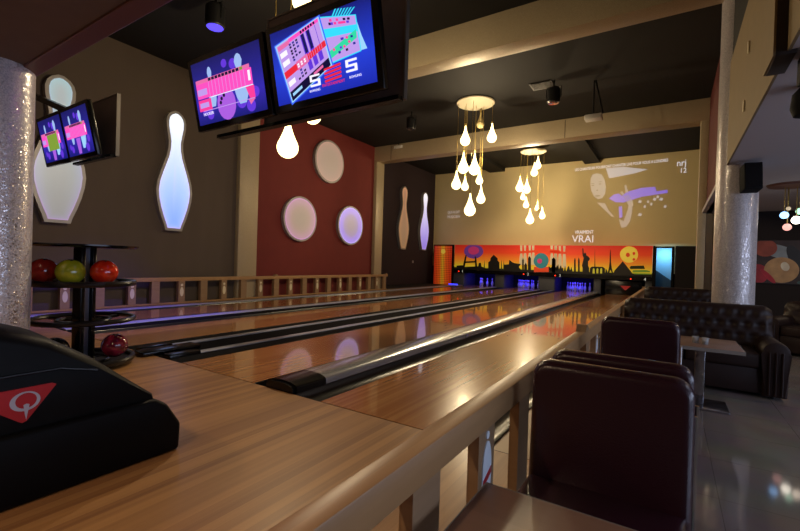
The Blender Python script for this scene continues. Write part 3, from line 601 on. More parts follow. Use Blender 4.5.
cluster((-2.15,1.7),5.13,[(-2.2,1.6,2.377,.574),(-1.956,1.8,2.85,.457),(-1.893,2.05,3.018,.379),(-1.853,1.45,4.144,.483),(-2.55,1.9,4.30,.20,1),(-2.45,1.55,3.6,.45),(-2.2,2.1,3.9,.45)],'nearest cluster of glowing drops, mostly hidden behind the large monitors')

# ceiling spots
def spot(loc,label,lens,tilt=(0,0,0),s=1.0,L_=.35):
    t=thing('stage_spot',label,'spotlight',loc,0,None,tilt)
    b=BM(); lathe(b,[(.10*s,0),(.115*s,.02),(.115*s,.24*s),(.09*s,.27*s),(0,.27*s)],20); obj('housing',b,'lamp_black',t,smooth='auto')
    b=BM(); lathe(b,[(0,-.012),(.092*s,-.008),(.098*s,.0)],20); obj('lens',b,lens,t,smooth='auto')
    b=BM(); tube(b,[(-.13*s,0,.10),(-.13*s,0,.34),(0,0,.36),(.13*s,0,.34),(.13*s,0,.10)],.012); tube(b,[(0,0,.36),(0,0,.36+L_)],.018); obj('yoke',b,'lamp_black',t)
    return t
spot((-3.86,1.58,4.55),'black ceiling spotlight with violet lens beside the large monitors','uv_lens',L_=.24,s=1.25)
spot((-.16,7.35,4.66),'black glass-fronted spotlight hanging from the ceiling vent','chrome',L_=.13,s=1.2)
spot((-3.93,7.5,4.66),'black spotlight on the ceiling above the red wall','gloss_black',L_=.13,s=1.1)
t=thing('ceiling_vent','dark square grille in the ceiling beside the hanging spotlight','vent',(-.45,7.45,H))
bx('vent_frame','lamp_black',-.24,.24,-.2,.2,-.02,0,t)
for i in range(6): bx('slat','lamp_black',-.21,.21,-.17+i*.062,-.14+i*.062,-.03,-.02,t)
def sensor(loc,label):
    t=thing('beam_sensor',label,'sensor',loc)
    bx('sensor_body','white_plastic',-.16,.16,-.08,.0,-.05,.05,t,bev=.012)
    b=BM(); tube(b,[(0,-.04,.05),(.04,-.06,.16)],.012); obj('stalk',b,'lamp_black',t)
sensor((-5.95,9.99,5.02),'small white box on the top edge of the far beam, left end')
t=thing('ceiling_projector','small white projector on two thin black struts below the ceiling, before the far beam','projector',(.60,7.76,H))
b=BM(); tube(b,[(0,0,0),(0,0,-.74)],.018); obj('strut',b,'lamp_black',t)
b=BM(); tube(b,[(.03,0,0),(.19,.02,-.74)],.018); obj('strut',b,'lamp_black',t)
bx('projector_body','white_plastic',-.17,.18,-.10,.14,-.86,-.75,t,bev=.02)
b=BM(); lathe(b,[(0,0),(.035,0),(.035,.03),(0,.03)],16); obj('lens',b,'gloss_black',t,(-.02,.165,-.80),True,(PI/2,0,0))

# ---------------------------------------------------------------- monitors
em('scr_blue','2430b0',.75); em('scr_navy','1a1c78',.6); em('scr_violet','6a3ae8',.9); em('scr_pink','ff4fc0',1.05); em('scr_hot','ff3f9e',1.0)
em('scr_white','f4f0ff',1.1); em('scr_ice','9fd8ff',1.0); em('scr_cyan','35e0ff',1.0); em('scr_pin','a8c8ff',.9); em('scr_teal','35e8b0',.9); em('scr_red','f0263c',1.0)
em('scr_lilac','c8a0f4',.95); em('scr_ball','b060e8',.95); em('scr_dark','140f48',.6); em('scr_green','8fb040',.8); em('scr_glow','3f6cff',1.0); em('scr_rose','f070b0',.95)
def monitor(parent,x0,w,h,kind):
    """screen with bezel in local XZ, facing -Y; origin at the bottom centre line"""
    b=BM(); box(b,x0-.05,x0+w+.05,0,.055,-.05,h+.045,.008); mo=obj('monitor_case',b,'gloss_black',parent,smooth='auto')
    def poly(nm,pts,m,d):
        b=BM(); prism(b,[(x0+u*w,v*h) for u,v in pts],'Y',-d,-.0005); return obj(nm,b,m,mo)
    def rect(nm,u0,u1,v0,v1,m,d,sk=0): return poly(nm,[(u0,v0),(u1,v0+sk),(u1,v1+sk),(u0,v1)],m,d)
    def ell(nm,u,v,ru,rv,m,d,n=18): return poly(nm,[(u+ru*math.cos(2*PI*i/n),v+rv*math.sin(2*PI*i/n)) for i in range(n)],m,d)
    vg='scr_bg_'+kind
    if vg not in MATS:
        vgrad(vg,[(0,'1b1f86'),(.35,'3a30c0'),(.6,'2c2aa0'),(1,'20206e')] if kind!='big' else [(0,'1c2fc0'),(.4,'2a48f0'),(1,'1c2488')],0,h,e=.75)
        MATS[vg].node_tree.nodes['Principled BSDF'].inputs['Base Color'].default_value=(0.01,.01,.01,1)
    b=BM(); box(b,x0,x0+w,-.002,0,0,h); s=obj('screen',b,vg,mo)
    if kind in('score','small','smallgreen'):
        def pinpoly(u,v0,v1,wd,m):
            hh=v1-v0; pr=[(0,.028),(.15,.050),(.30,.060),(.42,.055),(.55,.038),(.66,.0245),(.74,.0235),(.86,.0335),(.96,.022),(1,.006)]
            poly('pin_picture',[(u-r*wd,v0+a*hh) for a,r in pr]+[(u+r*wd,v0+a*hh) for a,r in reversed(pr)],m,.003)
        for u,v,r in ((.62,.80,.05),(.80,.12,.06),(.68,.22,.07),(.2,.14,.05),(.12,.2,.04),(.88,.3,.05),(.5,.85,.04)): ell('light_orb',u,v,r,r*1.6,'scr_violet',.0026)
        pinpoly(.27,.25,.88,1.0,'scr_pin'); pinpoly(.70,.18,.92,1.6,'scr_pin')
        if kind=='score':
            ell('ball_picture',.46,.24,.135,.25,'scr_ball',.0035)
            for u,v in ((.40,.34),(.44,.38),(.38,.28)): ell('finger_hole',u,v,.018,.03,'scr_dark',.0042)
        y0,y1=(.42,.66) if kind=='score' else (.38,.62)
        rect('score_header',.04,.84,y1,y1+.06,'scr_rose',.004)
        for k in range(11):
            rect('header_cell',.24+k*.052,.28+k*.052,y1+.008,y1+.052,'scr_dark' if k<9 else ('scr_green' if k<10 else 'scr_rose'),.0046)
        rect('score_row',.04,.86,y0,y1,'scr_pink',.004)
        for k in range(11): rect('score_column_line',.235+k*.052,.240+k*.052,y0,y1,'scr_lilac',.0046)
        rect('score_name_box',.05,.20,y0+.05,y0+.15,'scr_lilac',.0048); rect('total_box',.81,.84,y0+.06,y1-.03,'scr_white',.0048)
        if kind=='score':
            rect('score_name_box',.04,.24,.22,.40,'scr_hot',.004); rect('score_name_box',.06,.20,.27,.35,'scr_lilac',.0048)
            rect('score_row_edge',.24,.86,.405,.415,'scr_white',.0046); rect('score_row_edge',.10,.86,.21,.22,'scr_lilac',.0046)
            poly('score_arrow',[(.80,.22),(.87,.22),(.87,.40),(.76,.40)],'scr_hot',.0044)
            poly('score_arrow',[(.80,.13),(.87,.21),(.78,.21)],'scr_rose',.0044)
            text('screen_caption','HOOKER','scr_white',.035,(x0+.17*w,-.004,.16*h),FACE_NEG_Y,mo,depth=.0005)
        if kind=='smallgreen': rect('green_card',.30,.75,.25,.62,'scr_green',.006)
        if kind!='score':
            poly('pin_glow',[(.42,.02),(.52,.02),(.56,.36),(.40,.36)],'scr_ball',.0036); poly('pin_glow',[(.62,.12),(.70,.12),(.76,.36),(.60,.36)],'scr_ice',.0037)
    else:
        c=[(.06,.80),(.52,.97),(.60,.35),(.17,.02)]
        def card(u,v): # unit card to screen
            a=[c[0][i]*(1-u)*v+c[1][i]*u*v+c[2][i]*u*(1-v)+c[3][i]*(1-u)*(1-v) for i in (0,1)]
            return tuple(a)
        def cr(nm,u0,u1,v0,v1,m,d): poly(nm,[card(u0,v0),card(u1,v0),card(u1,v1),card(u0,v1)],m,d)
        # second card behind
        c2=[(.54,.96),(.86,.84),(.88,.42),(.60,.38)]
        def card2(u,v): return tuple(c2[0][i]*(1-u)*v+c2[1][i]*u*v+c2[2][i]*u*(1-v)+c2[3][i]*(1-u)*(1-v) for i in (0,1))
        def cr2(nm,u0,u1,v0,v1,m,d): poly(nm,[card2(u0,v0),card2(u1,v0),card2(u1,v1),card2(u0,v1)],m,d)
        for k in range(7):
            poly('light_streak',[(.62+k*.028,.86),(.635+k*.028,.86),(.70+k*.028,1-.01*k),(.685+k*.028,1-.01*k)],'scr_cyan',.0025)
        poly('light_streak',[(.86,.84),(.90,.6),(.94,.42),(.88,.42)],'scr_ice',.0026)
        cr2('card_edge',-.03,1.03,-.03,1.03,'scr_cyan',.0028); cr2('score_card',0,1,0,1,'scr_lilac',.0032)
        cr2('card_band',0,1,.55,.75,'scr_cyan',.0037); poly('card_band',[(.60,.42),(.86,.58),(.86,.68),(.60,.52)],'scr_teal',.0042)
        rr=random.Random(3)
        for k in range(22): u=rr.uniform(.1,.85);v=rr.choice([.12,.22,.3,.42,.82,.9]); cr2('score_mark',u,u+.07,v,v+.06,rr.choice(['scr_dark','scr_violet','scr_blue','scr_hot']),.0046)
        cr('card_glow',-.05,1.05,-.04,1.04,'scr_glow',.0044); cr('card_edge',-.025,1.025,-.02,1.02,'scr_ice',.0048); cr('score_card',0,1,0,1,'scr_lilac',.0053)
        cr('card_header',.3,1,.93,1,'scr_pink',.0058); cr('card_header',.02,.3,.9,.98,'scr_rose',.0058)
        for k in range(6): cr('header_cell',.58+k*.06,.62+k*.06,.94,.99,'scr_dark',.0062)
        for k in range(3):
            cr('card_column',.56+k*.13,.65+k*.13,.22,.92,'scr_violet',.0057); cr('card_column',.58+k*.13,.64+k*.13,.55,.92,'scr_navy',.006)
        cr('pin_picture',.80,.90,.52,.92,'scr_lilac',.0064)
        cr('score_row',.0,1.02,.40,.52,'scr_red',.0066); cr('score_row',.32,.6,.38,.54,'scr_rose',.0069)
        for k in range(8): cr('score_column_line',.58+k*.05,.585+k*.05,.40,.52,'scr_lilac',.0072)
        for v in (.58,.63,.70,.75,.82,.87,.22,.28,.34): 
            for u in (.28,.36,.44):
                if rr.random()<.85: cr('score_mark',u,u+.045,v,v+.035,rr.choice(['scr_dark','scr_blue','scr_navy']),.0064)
        for v in (.60,.76,.24): cr('score_name_box',.03,.2,v,v+.09,'scr_white',.006)
        for v in (.42,.46): 
            for u in (.34,.42,.5): cr('score_mark',u,u+.04,v,v+.03,'scr_white',.0075)
        cr('card_footer',0,1,0,.16,'scr_dark',.006); cr('footer_mark',.05,.3,.06,.11,'scr_ice',.0066); cr('footer_mark',.62,.85,.08,.13,'scr_rose',.0066)
        # logos along the bottom
        def essy(u,v,s,m):
            b=BM()
            for (a0,a1,b0,b1) in ((0,1,.84,1),(0,.2,.5,.84),(0,1,.42,.58),(.8,1,.16,.42),(0,1,0,.16)):
                box(b,x0+(u+a0*s)*w,x0+(u+a1*s)*w,-.0085,-.002,(v+b0*s*1.5)*h,(v+b1*s*1.5)*h)
            obj('white_logo',b,m,mo)
        essy(.38,.14,.10,'scr_white'); essy(.74,.20,.10,'scr_white')
        for k in range(4): rect('red_logo',.53,.69,.15+k*.05,.175+k*.05,'scr_red',.008,.02)
        text('logo_line','ENTERTAINMENT','scr_red',.026,(x0+.61*w,-.008,.115*h),FACE_NEG_Y,mo,depth=.0005)
        text('logo_line','BOWLING','scr_white',.022,(x0+.42*w,-.008,.085*h),FACE_NEG_Y,mo,depth=.0005)
        text('logo_line','BOWLING','scr_white',.022,(x0+.82*w,-.008,.13*h),FACE_NEG_Y,mo,depth=.0005)
    return mo
TILT=math.radians(12)
t=thing('monitor_pair','large pair of scoring screens hung in front of the nearest lanes','monitors',(-.46,-.09,2.21),0,'hanging scoring monitors',(TILT,0,0))
monitor(t,-1.0,.90,.51,'score'); monitor(t,.03,.93,.51,'big')
mat('panel_dark','6a5c56',.5,noise=.15,nscale=4); mat('edge_metal','7d7770',.35,metal=.7)
def backing(label,x0,x1,z0,z1,y,loc,SH=1):
    t=thing('monitor_backing',label,'panel',loc)
    bx('panel_sheet','panel_dark',x0,x1,y,y+.02,z0,z1,t)
    b=BM(); e=.012
    for a in ((x0-e,x0,z0-e,z1+e),(x1,x1+e,z0-e,z1+e),(x0,x1,z0-e,z0),(x0,x1,z1,z1+e)): box(b,a[0],a[1],y-.01,y+.03,a[2],a[3])
    obj('metal_edge',b,'edge_metal',t)
    b=BM()
    if SH<1: tube(b,[(x0+.2,y-.0,z0+.3),(x0+.2,y-.12,z0+.3)],.03)
    else:
      for x in ((x0+x1)/2-.1,): tube(b,[(x,y+.05,z1-.3),(x,y+.05,5.15-loc[2])],.025)
    obj('hanging_pole',b,'lamp_black',t)
    bx('lower_shelf','gloss_black',x0-.6*SH,x1,y-.06,y+.0,z0-.03,z0,t)
backing('dark panel with metal edge directly behind the large pair of screens',-.35,1.04,-.05,.85,.17,(-.46,-.07,2.21))
t=thing('monitor_pair','smaller looking pair of scoring screens hung farther left, before the wall pin','monitors',(-4.25,-.09,2.23),0,'hanging scoring monitors',(TILT,0,0))
monitor(t,-.76,.69,.53,'smallgreen'); monitor(t,.0,.68,.53,'small')
backing('dark panel with metal edge behind the smaller pair of screens',-.0,.76,.0,.72,.17,(-4.25,-.07,2.22),.5)
t=thing('support_bar','black slanting bar reaching from the column to the smaller screens','bar',(-4.2,-.02,2.80))
b=BM(); tube(b,[(-1.9,-.0,.62),(-.3,-.0,.06)],.055,4); obj('bar',b,'gloss_black',t)

# ---------------------------------------------------------------- ball rack
t=thing('ball_rack','black round tiered ball rack at the start of the open ball track','ball rack',(-2.40,-.60,0))
b=BM(); lathe(b,[(0,1.075),(.40,1.085),(.42,1.10),(.42,1.112),(0,1.112)],40); obj('top_plate',b,'gloss_black',t,smooth='auto')
b=BM()
for s in (-1,1): box(b,-.05,.05,s*.055-.022,s*.055+.022,0,1.08,.01)
obj('twin_post',b,'gloss_black',t,smooth='auto',rot=(0,0,-1.21+PI/2))
b=BM(); box(b,-.02,.02,-.030,.030,0,1.08); obj('steel_insert',b,mat('steel_dull','8a90a8',.3,metal=.8),t,rot=(0,0,-1.21+PI/2))
def ring(z,r=.39,tr=.022,full=False):
    b=BM(); pts=[(r*math.cos(2*PI*i/40),r*math.sin(2*PI*i/40),z) for i in range(41)]; tube(b,pts,tr,8)
    pts=[(r*.52*math.cos(2*PI*i/30),r*.52*math.sin(2*PI*i/30),z-.01) for i in range(31)]; tube(b,pts,.014,8)
    for k in range(4):
        a=k*PI/2+.4; tube(b,[(.06*math.cos(a),.06*math.sin(a),z-.03),(r*math.cos(a),r*math.sin(a),z-.01)],.016,6)
    return b
tray=None
for z,f in ((.77,1),(.43,0),(.065,1)):
    b=ring(z)
    if f: lathe(b,[(0,z-.035),(.40,z-.03),(.41,z-.01),(.37,z-.015),(0,z-.02)],40)
    obj('ball_tier',b,'rubber_black',t,smooth='auto')
b=BM(); lathe(b,[(.30,0),(.30,.015),(.1,.03),(0,.03)],32); obj('base_plate',b,'gloss_black',t,smooth='auto')
D=Vector((-.936,.352,0)); LA=Vector((.352,.936,0))
def ballmat(name,c1,c2):
    m,nt,b=newmat(name); N=nt.nodes;L=nt.links; tc=N.new('ShaderNodeTexCoord'); n=N.new('ShaderNodeTexNoise'); n.inputs['Scale'].default_value=7; n.inputs['Distortion'].default_value=1.5
    L.new(tc.outputs['Object'],n.inputs['Vector']); r=N.new('ShaderNodeValToRGB'); r.color_ramp.elements[0].position=.42; r.color_ramp.elements[1].position=.62
    r.color_ramp.elements[0].color=lin(c1); r.color_ramp.elements[1].color=lin(c2); L.new(n.outputs['Fac'],r.inputs['Fac']); L.new(r.outputs['Color'],b.inputs['Base Color'])
    b.inputs['Roughness'].default_value=.12; b.inputs['Coat Weight'].default_value=.6; return m
def ball(a,bk,zb,m,label):
    p=Vector((-2.40,-.60,0))+LA*a-D*bk; R=.1085
    b=BM(); bmesh.ops.create_uvsphere(b,u_segments=32,v_segments=20,radius=R)
    o=obj('bowling_ball',b,m,None,(p.x,p.y,zb+R),True); tag(o,label,'bowling ball')
    b=BM()
    c=Vector((2.14-p.x,-2.3-p.y,.5)).normalized()
    s=c.cross(Vector((0,0,1))).normalized(); u=s.cross(c)
    for dx,dz in ((-.02,.085),(.012,.088),(-.004,.05)):
        q=(c*.3+s*dx*8+u*dz*10).normalized()
        mt=q.to_track_quat('Z','Y').to_matrix()
        vs=[b.verts.new(mt@Vector((.011*math.cos(2*PI*i/12),.011*math.sin(2*PI*i/12),R+.0006))) for i in range(12)]; b.faces.new(vs)
    obj('finger_holes',b,'pit_black',o)
ball(-.29,.05,.762,ballmat('ball_red','a8261a','c03522'),'dark red bowling ball at the left of the upper tier')
ball(-.10,.26,.762,ballmat('ball_lime','8a8f1c','a8a428'),'yellow-green bowling ball in the middle of the upper tier')
ball(.14,.21,.762,ballmat('ball_orange','c8260e','e03c1c'),'bright orange-red bowling ball at the right of the upper tier')
ball(.235,.12,.075,ballmat('ball_crimson','5c1024','8a2038'),'crimson marbled bowling ball on the lowest tier')
ball(-.20,.12,.075,ballmat('ball_black','0a0a0c','141418'),'black bowling ball on the lowest tier, left of the post')

# ---------------------------------------------------------------- ball return hood
t=thing('ball_return_hood','large black ball return hood with a red triangular emblem in the near left foreground','ball return',(-.38,-1.75,0))
def loft(bm,prof,wf,y0=0):
    """profile (y,z) closed; wf(z) half width; superellipse edges"""
    pass
# lower base with chamfered front
b=BM()
prism(b,[(-.95,0),(.73,0),(.735,.14),(.66,.262),(.60,.30),(-.95,.30)],'X',-.30,.32)
bmesh.ops.bevel(b,geom=[e for e in b.edges],offset=.022,segments=3,profile=.5,affect='EDGES'); obj('base_housing',b,'hood_black',t,smooth='auto')
# plinth
b=BM(); box(b,-.26,.29,-.93,.70,0.0,.05); obj('plinth',b,'matt_black',t)
prof=[(-.90,.285),(-.88,.50),(-.75,.66),(-.5,.745),(-.25,.765),(0,.735),(.16,.675),(.35,.545),(.48,.43),(.60,.325),(.61,.285)]
b=BM(); secs=[]
for xf,sh in ((-.285,.86),(-.27,.93),(-.24,.975),(-.18,1),(-.06,1.012),(.06,1.012),(.18,1),(.24,.975),(.27,.93),(.285,.86)):
    secs.append([b.verts.new((xf,y*(.985 if sh<.9 else 1),.285+(z-.285)*sh)) for y,z in prof])
for a,c in zip(secs,secs[1:]):
    for i in range(len(prof)-1): b.faces.new((a[i],a[i+1],c[i+1],c[i]))
b.faces.new(secs[0]); b.faces.new(list(reversed(secs[-1])))
h=obj('curved_cover',b,'hood_black',t,smooth='auto')
md=h.modifiers.new('s','BEVEL'); md.width=.01; md.segments=2; md.limit_method='ANGLE'; md.angle_limit=math.radians(50)
b=BM(); tube(b,[(.292,y,z) for y,z in ((-.85,.47),(-.5,.515),(-.2,.53),(.05,.535),(.2,.535),(.34,.50))],.006,6); obj('seam_bead',b,'gloss_black',t)
xs=.287
b=BM(); 
tri=[(-.085,.476),(.172,.478),(.185,.470),(.087,.340),(.072,.334),(.060,.342),(-.092,.464)]
prism(b,tri,'X',xs,xs+.006); em_=obj('red_emblem',b,'logo_red',t)
b=BM(); cy,cz,ry,rz=.080,.4225,.050,.040
n=28; o1=[];o2=[]
for i in range(n):
    a=2*PI*i/n
    o1.append(b.verts.new((xs+.008,cy+ry*math.cos(a),cz+rz*math.sin(a)))); o2.append(b.verts.new((xs+.008,cy+.003+ry*.70*math.cos(a),cz+.002+rz*.80*math.sin(a))))
for i in range(n): b.faces.new((o1[i],o1[(i+1)%n],o2[(i+1)%n],o2[i]))
b.faces.new([b.verts.new((xs+.009,y,z)) for y,z in ((.074,.408),(.084,.412),(.094,.408),(.088,.370),(.084,.345),(.079,.370))])
obj('emblem_letter',b,mat('emblem_pale','b9bcd0',.4),t)

# ---------------------------------------------------------------- chairs and tables
def rounded(w,z0,z1,r,n=5):
    pts=[(-w/2,z0),(w/2,z0)]
    for i in range(n+1):
        a=PI/2*i/n; pts.append((w/2-r+r*math.cos(a),z1-r+r*math.sin(a)))
    for i in range(n+1):
        a=PI/2+PI/2*i/n; pts.append((-w/2+r+r*math.cos(a),z1-r+r*math.sin(a)))
    return pts
def make_chair(loc,rz,label):
    t=thing('leather_chair',label,'chair',loc,rz,'dark leather lounge chairs')
    b=BM(); LR=[]
    for k in range(13):
        a=PI*k/12; yy_=-.05*math.cos(a); ins=.036*(1-math.sin(a)**.7)
        LR.append([b.verts.new((x,yy_,z)) for x,z in rounded(.535-2*ins,.30+ins,.878-ins,.062-ins*.6,8)])
    for p_,q_ in zip(LR,LR[1:]):
        for k in range(len(p_)): b.faces.new((p_[k],p_[(k+1)%len(p_)],q_[(k+1)%len(p_)],q_[k]))
    b.faces.new(LR[0]); b.faces.new(list(reversed(LR[-1])))
    # slight backward lean
    for v in b.verts: v.co.y+=(v.co.z-.30)*.06; 
    obj('backrest',b,'chair_leather',t,smooth='auto')
    b=BM(); box(b,-.265,.265,-.56,.03,.30,.44,.035,3); obj('seat',b,'chair_leather',t,smooth='auto')
    b=BM(); box(b,-.25,.25,-.54,.04,.20,.30,.012); obj('seat_frame',b,'chair_leather',t,smooth='auto')
    for sx in (-1,1):
        b=BM(); x=sx*.272
        tube(b,[(x,.075,.0),(x,.075,.30),(x,.085,.60),(x,.088,.74)],.008,8); obj('side_tube',b,'chrome',t,smooth='auto')
        for y in (-.50,.03):
            b=BM(); lathe(b,[(.016,0),(.022,.22)],12,(sx*.22,y,0)); obj('leg',b,'lamp_black',t,smooth='auto')
    return t
ch=make_chair((1.955,-.60,FL),0,'dark leather chair in the foreground facing the nearest table')
dup(ch,(1.965,-.28,FL),PI,'dark leather chair standing back to back with the foreground chair')
c2=dup(ch,(1.975,.95,FL),PI,'dark leather chair facing the lounge table and tufted sofa'); c2.scale=(.86,1,1.045)
def make_table(loc,w,d,h,label,group=None):
    t=thing('lounge_table',label,'table',loc,0,group)
    bx('table_top','table_wood',-w/2,w/2,-d/2,d/2,h-.03,h,t,bev=.003)
    b=BM()
    for a in ((-w/2-.004,-w/2,-d/2-.004,d/2+.004),(w/2,w/2+.004,-d/2-.004,d/2+.004),(-w/2,w/2,-d/2-.004,-d/2),(-w/2,w/2,d/2,d/2+.004)): box(b,*a,h-.031,h-.001)
    obj('edge_band',b,'table_edge',t)
    bx('column','metal',-.04,.04,-.04,.04,.02,h-.03,t,bev=.006); bx('base_plate','metal',-.22,.22,-.19,.19,0,.02,t,bev=.004)
    return t
make_table((2.39,2.52,FL),.58,.66,.585,'low table with chrome column in front of the tufted sofa')
make_table((2.06,-1.44,FL),.74,.72,.585,'brown table corner at the bottom edge, nearest the camera')
m,nt,bb=newmat('glass'); bb.inputs['Transmission Weight'].default_value=.6; bb.inputs['Roughness'].default_value=.12; bb.inputs['IOR'].default_value=1.45
for x,y,l in ((2.35,2.43,'left of the two small clear glasses on the lounge table'),(2.42,2.40,'right of the two small clear glasses on the lounge table')):
    b=BM(); lathe(b,[(0,0),(.024,0),(.028,.06),(.026,.06),(.022,.006),(0,.006)],20); tag(obj('small_glass',b,'glass',None,(x,y,.385),True),l,'glass','glasses on the lounge table')
# tufted sofas
def tufted(bm,w,z0,z1,depth,nx,nz,lean=.12,arc=.05):
    """padded back with buttons set in a diamond grid; faces -Y"""
    NX,NZ=nx*6,nz*6; btn=[]
    for r_ in range(nz+1):
        for c_ in range(nx+1):
            btn.append(((c_+(.5 if r_%2 else 0))*w/nx-w/2, z0+(r_+.3)*(z1-z0)/nz))
    sgx=w/nx*.36; 
    front=[]
    for j in range(NZ+1):
        row=[]
        for i in range(NX+1):
            x=-w/2+w*i/NX; tz=j/NZ; z=z0+(z1-z0)*tz
            d=0
            for bxx,bz in btn:
                q=((x-bxx)/sgx)**2+((z-bz)/(sgx*.8))**2
                if q<6: d=max(d,math.exp(-q))
            edge=min(1,min(i,NX-i)/3)
            topr=1-max(0,(tz-.82)/.18)**2
            y=-depth*(.55+.45*topr)*(.6+.4*edge)+d*.035+lean*tz
            zz=z-max(0,(1-edge))*.04*(tz>.8)
            row.append(bm.verts.new((x,y,zz)))
        front.append(row)
    back=[[bm.verts.new((v.co.x,lean*(j/NZ)+.08,v.co.z)) for v in row] for j,row in enumerate(front)]
    for g_,fl in ((front,0),(back,1)):
        for j in range(NZ):
            for i in range(NX):
                f=(g_[j][i],g_[j][i+1],g_[j+1][i+1],g_[j+1][i]); bm.faces.new(f if not fl else tuple(reversed(f)))
    for j in range(NZ):
        bm.faces.new((front[j][0],front[j+1][0],back[j+1][0],back[j][0])); bm.faces.new((front[j][NX],back[j][NX],back[j+1][NX],front[j+1][NX]))
    for i in range(NX):
        bm.faces.new((front[NZ][i],front[NZ][i+1],back[NZ][i+1],back[NZ][i])); bm.faces.new((front[0][i],back[0][i],back[0][i+1],front[0][i+1]))
def sofa(loc,w,label,aw=.19,h=.875,sd=.62,nx=12,left=True,rz=0):
    t=thing('tufted_sofa',label,'sofa',loc,rz)
    b=BM(); tufted(b,w-.06,.38,h,.14,nx,4); obj('tufted_back',b,'sofa_leather',t,smooth=True)
    bx('seat_base','sofa_leather',-w/2+.02,w/2-aw+.02,-sd+.02,.1,.04,.30,t,bev=.02)
    n=2; x0=-w/2+(aw if left else .02); x1=w/2-aw; 
    for k in range(n):
        a=x0+(x1-x0)*k/n; c=x0+(x1-x0)*(k+1)/n
        bx('seat_cushion','sofa_leather',a+.004,c-.004,-sd,-.08,.285,.44,t,bev=.035,seg=3)
    for s in ((-1,1) if left else (1,)):
        b=BM(); ax=s*(w/2-aw/2)
        pts=[(-aw/2,.03),(aw/2,.03),(aw/2,.47)]
        for i in range(9): 
            a=PI*i/8; pts.append((.0+(aw/2+.015)*math.cos(a),.47+.10*math.sin(a)))
        pts.append((-aw/2,.47)); prism(b,[(ax+p[0],p[1]) for p in pts],'Y',-sd-.02,.1)
        bmesh.ops.bevel(b,geom=[e for e in b.edges if abs(e.verts[0].co.y-e.verts[1].co.y)<1e-4],offset=.02,segments=2,profile=.5,affect='EDGES')
        obj('armrest',b,'sofa_leather',t,smooth='auto')
        for px in (-.05,.0,.05):
            b=BM(); tube(b,[(ax+px,-sd-.03,.05),(ax+px,-sd-.03,.47)],.008,6); obj('pleat',b,'sofa_leather',t)
    for x in (-w/2+.1,w/2-.1):
        for y in (-sd+.08,.02):
            b=BM(); lathe(b,[(.02,0),(.03,.05)],10,(x,y,0)); obj('foot',b,'lamp_black',t)
    return t
sofa((2.375,3.78,FL),1.50,'dark brown tufted leather sofa behind the lounge table, before the column',left=False)
sofa((2.25,6.9,FL),1.1,'farther dark tufted sofa, its top showing above the near sofa',h=.92,nx=7)
sofa((4.4,6.6,FL),1.6,'dark sofa in the shade at the far right',nx=7,rz=-.5,h=.8)

# ---------------------------------------------------------------- right side details
t=thing('wall_speaker','black box speaker mounted on the sparkling column','speaker',(2.93,4.36,2.04),0,None,(math.radians(-8),0,math.radians(8)))
bx('speaker_box','matt_black',-.09,.09,-.12,.08,0,.33,t,bev=.01); bx('grille','gloss_black',-.08,.08,-.125,-.12,.02,.31,t)
b=BM(); tube(b,[(0,.08,.2),(0,.16,.2)],.02); obj('bracket',b,'lamp_black',t)
t=thing('ball_lamp_cluster','hanging lamp of coloured glass balls at the far right','pendant lamp',(3.66,6.4,LOWZ))
b=BM(); lathe(b,[(0,-.04),(.28,-.03),(.3,0),(0,0)],30); obj('ceiling_disc',b,'trim_brown',t,smooth='auto')
for x,z,c,s,r in ((-.07,-.47,'8fc4ff',3.0,.055),(.07,-.55,'fff2e0',6.0,.06),(-.02,-.65,'f0a89c',1.6,.055),(.12,-.41,'a8e8c0',2.0,.05),(.19,-.52,'ffe8d0',4.0,.055),(-.01,-.36,'ffe6c0',.6,.03)):
    b=BM(); bmesh.ops.create_uvsphere(b,u_segments=18,v_segments=12,radius=r)
    o=obj('glass_ball',b,em('glow_'+c,c,s),t,(x,(x*7%1-.5)*.2,z),True)
    b=BM(); tube(b,[(0,0,r),(0,0,-z-.03)],.006,6); obj('cord',b,'cord_brass',o)
# picture of bowling balls on the far right wall
t=thing('ball_picture','wide picture of coloured bowling balls on the dark far right wall','picture',(4.75,9.99,0))
bx('picture_board',mat('pic_bg','3a2c2a',.5,noise=.4,nscale=3),-1.02,1.1,-.02,.0,.82,1.77,t)
def blob(nm,x,z,rx,rz_,c,d,rot=0,n=28):
    b=BM(); pts=[]
    for i in range(n):
        a=2*PI*i/n; px=rx*math.cos(a); pz=rz_*math.sin(a); qx=x+px*math.cos(rot)-pz*math.sin(rot); qz=z+px*math.sin(rot)+pz*math.cos(rot)
        pts.append((max(-1.01,min(1.09,qx)),max(.83,min(1.76,qz))))
    P2=[pts[0]]
    for q in pts[1:]:
        if (Vector(q)-Vector(P2[-1])).length>1e-3: P2.append(q)
    prism(b,P2,'Y',-.022-d,-.02)
    obj(nm,b,MATS.get('pic_'+c) or mat('pic_'+c,c,.5,noise=.22,nscale=5),t)
blob('printed_pin',-.62,1.52,.34,.14,'8d9aa6',.001,-.35); blob('printed_pin',-.30,1.30,.13,.40,'23252a',.002,.45); blob('printed_pin',-.05,1.62,.2,.09,'9a8a80',.001,.3)
blob('printed_ball',-.86,1.60,.20,.19,'9a4a38',.003); blob('printed_ball',-.98,1.02,.19,.22,'a52a38',.003); blob('printed_ball',-.58,1.12,.29,.28,'c09a6c',.004)
blob('ball_highlight',-.52,1.20,.07,.10,'efe6d4',.005,.3); blob('red_stripe',-.80,.98,.05,.20,'b82c3c',.0055,.7)
blob('printed_ball',.22,1.12,.32,.30,'76803a',.004); blob('ball_highlight',.40,1.15,.10,.16,'c07a40',.005); blob('ball_highlight',.12,1.24,.06,.07,'c8cc90',.0052)
blob('printed_ball',.80,1.28,.30,.34,'4a5a86',.003); blob('printed_ball',-.12,.86,.2,.06,'3c5a58',.002)
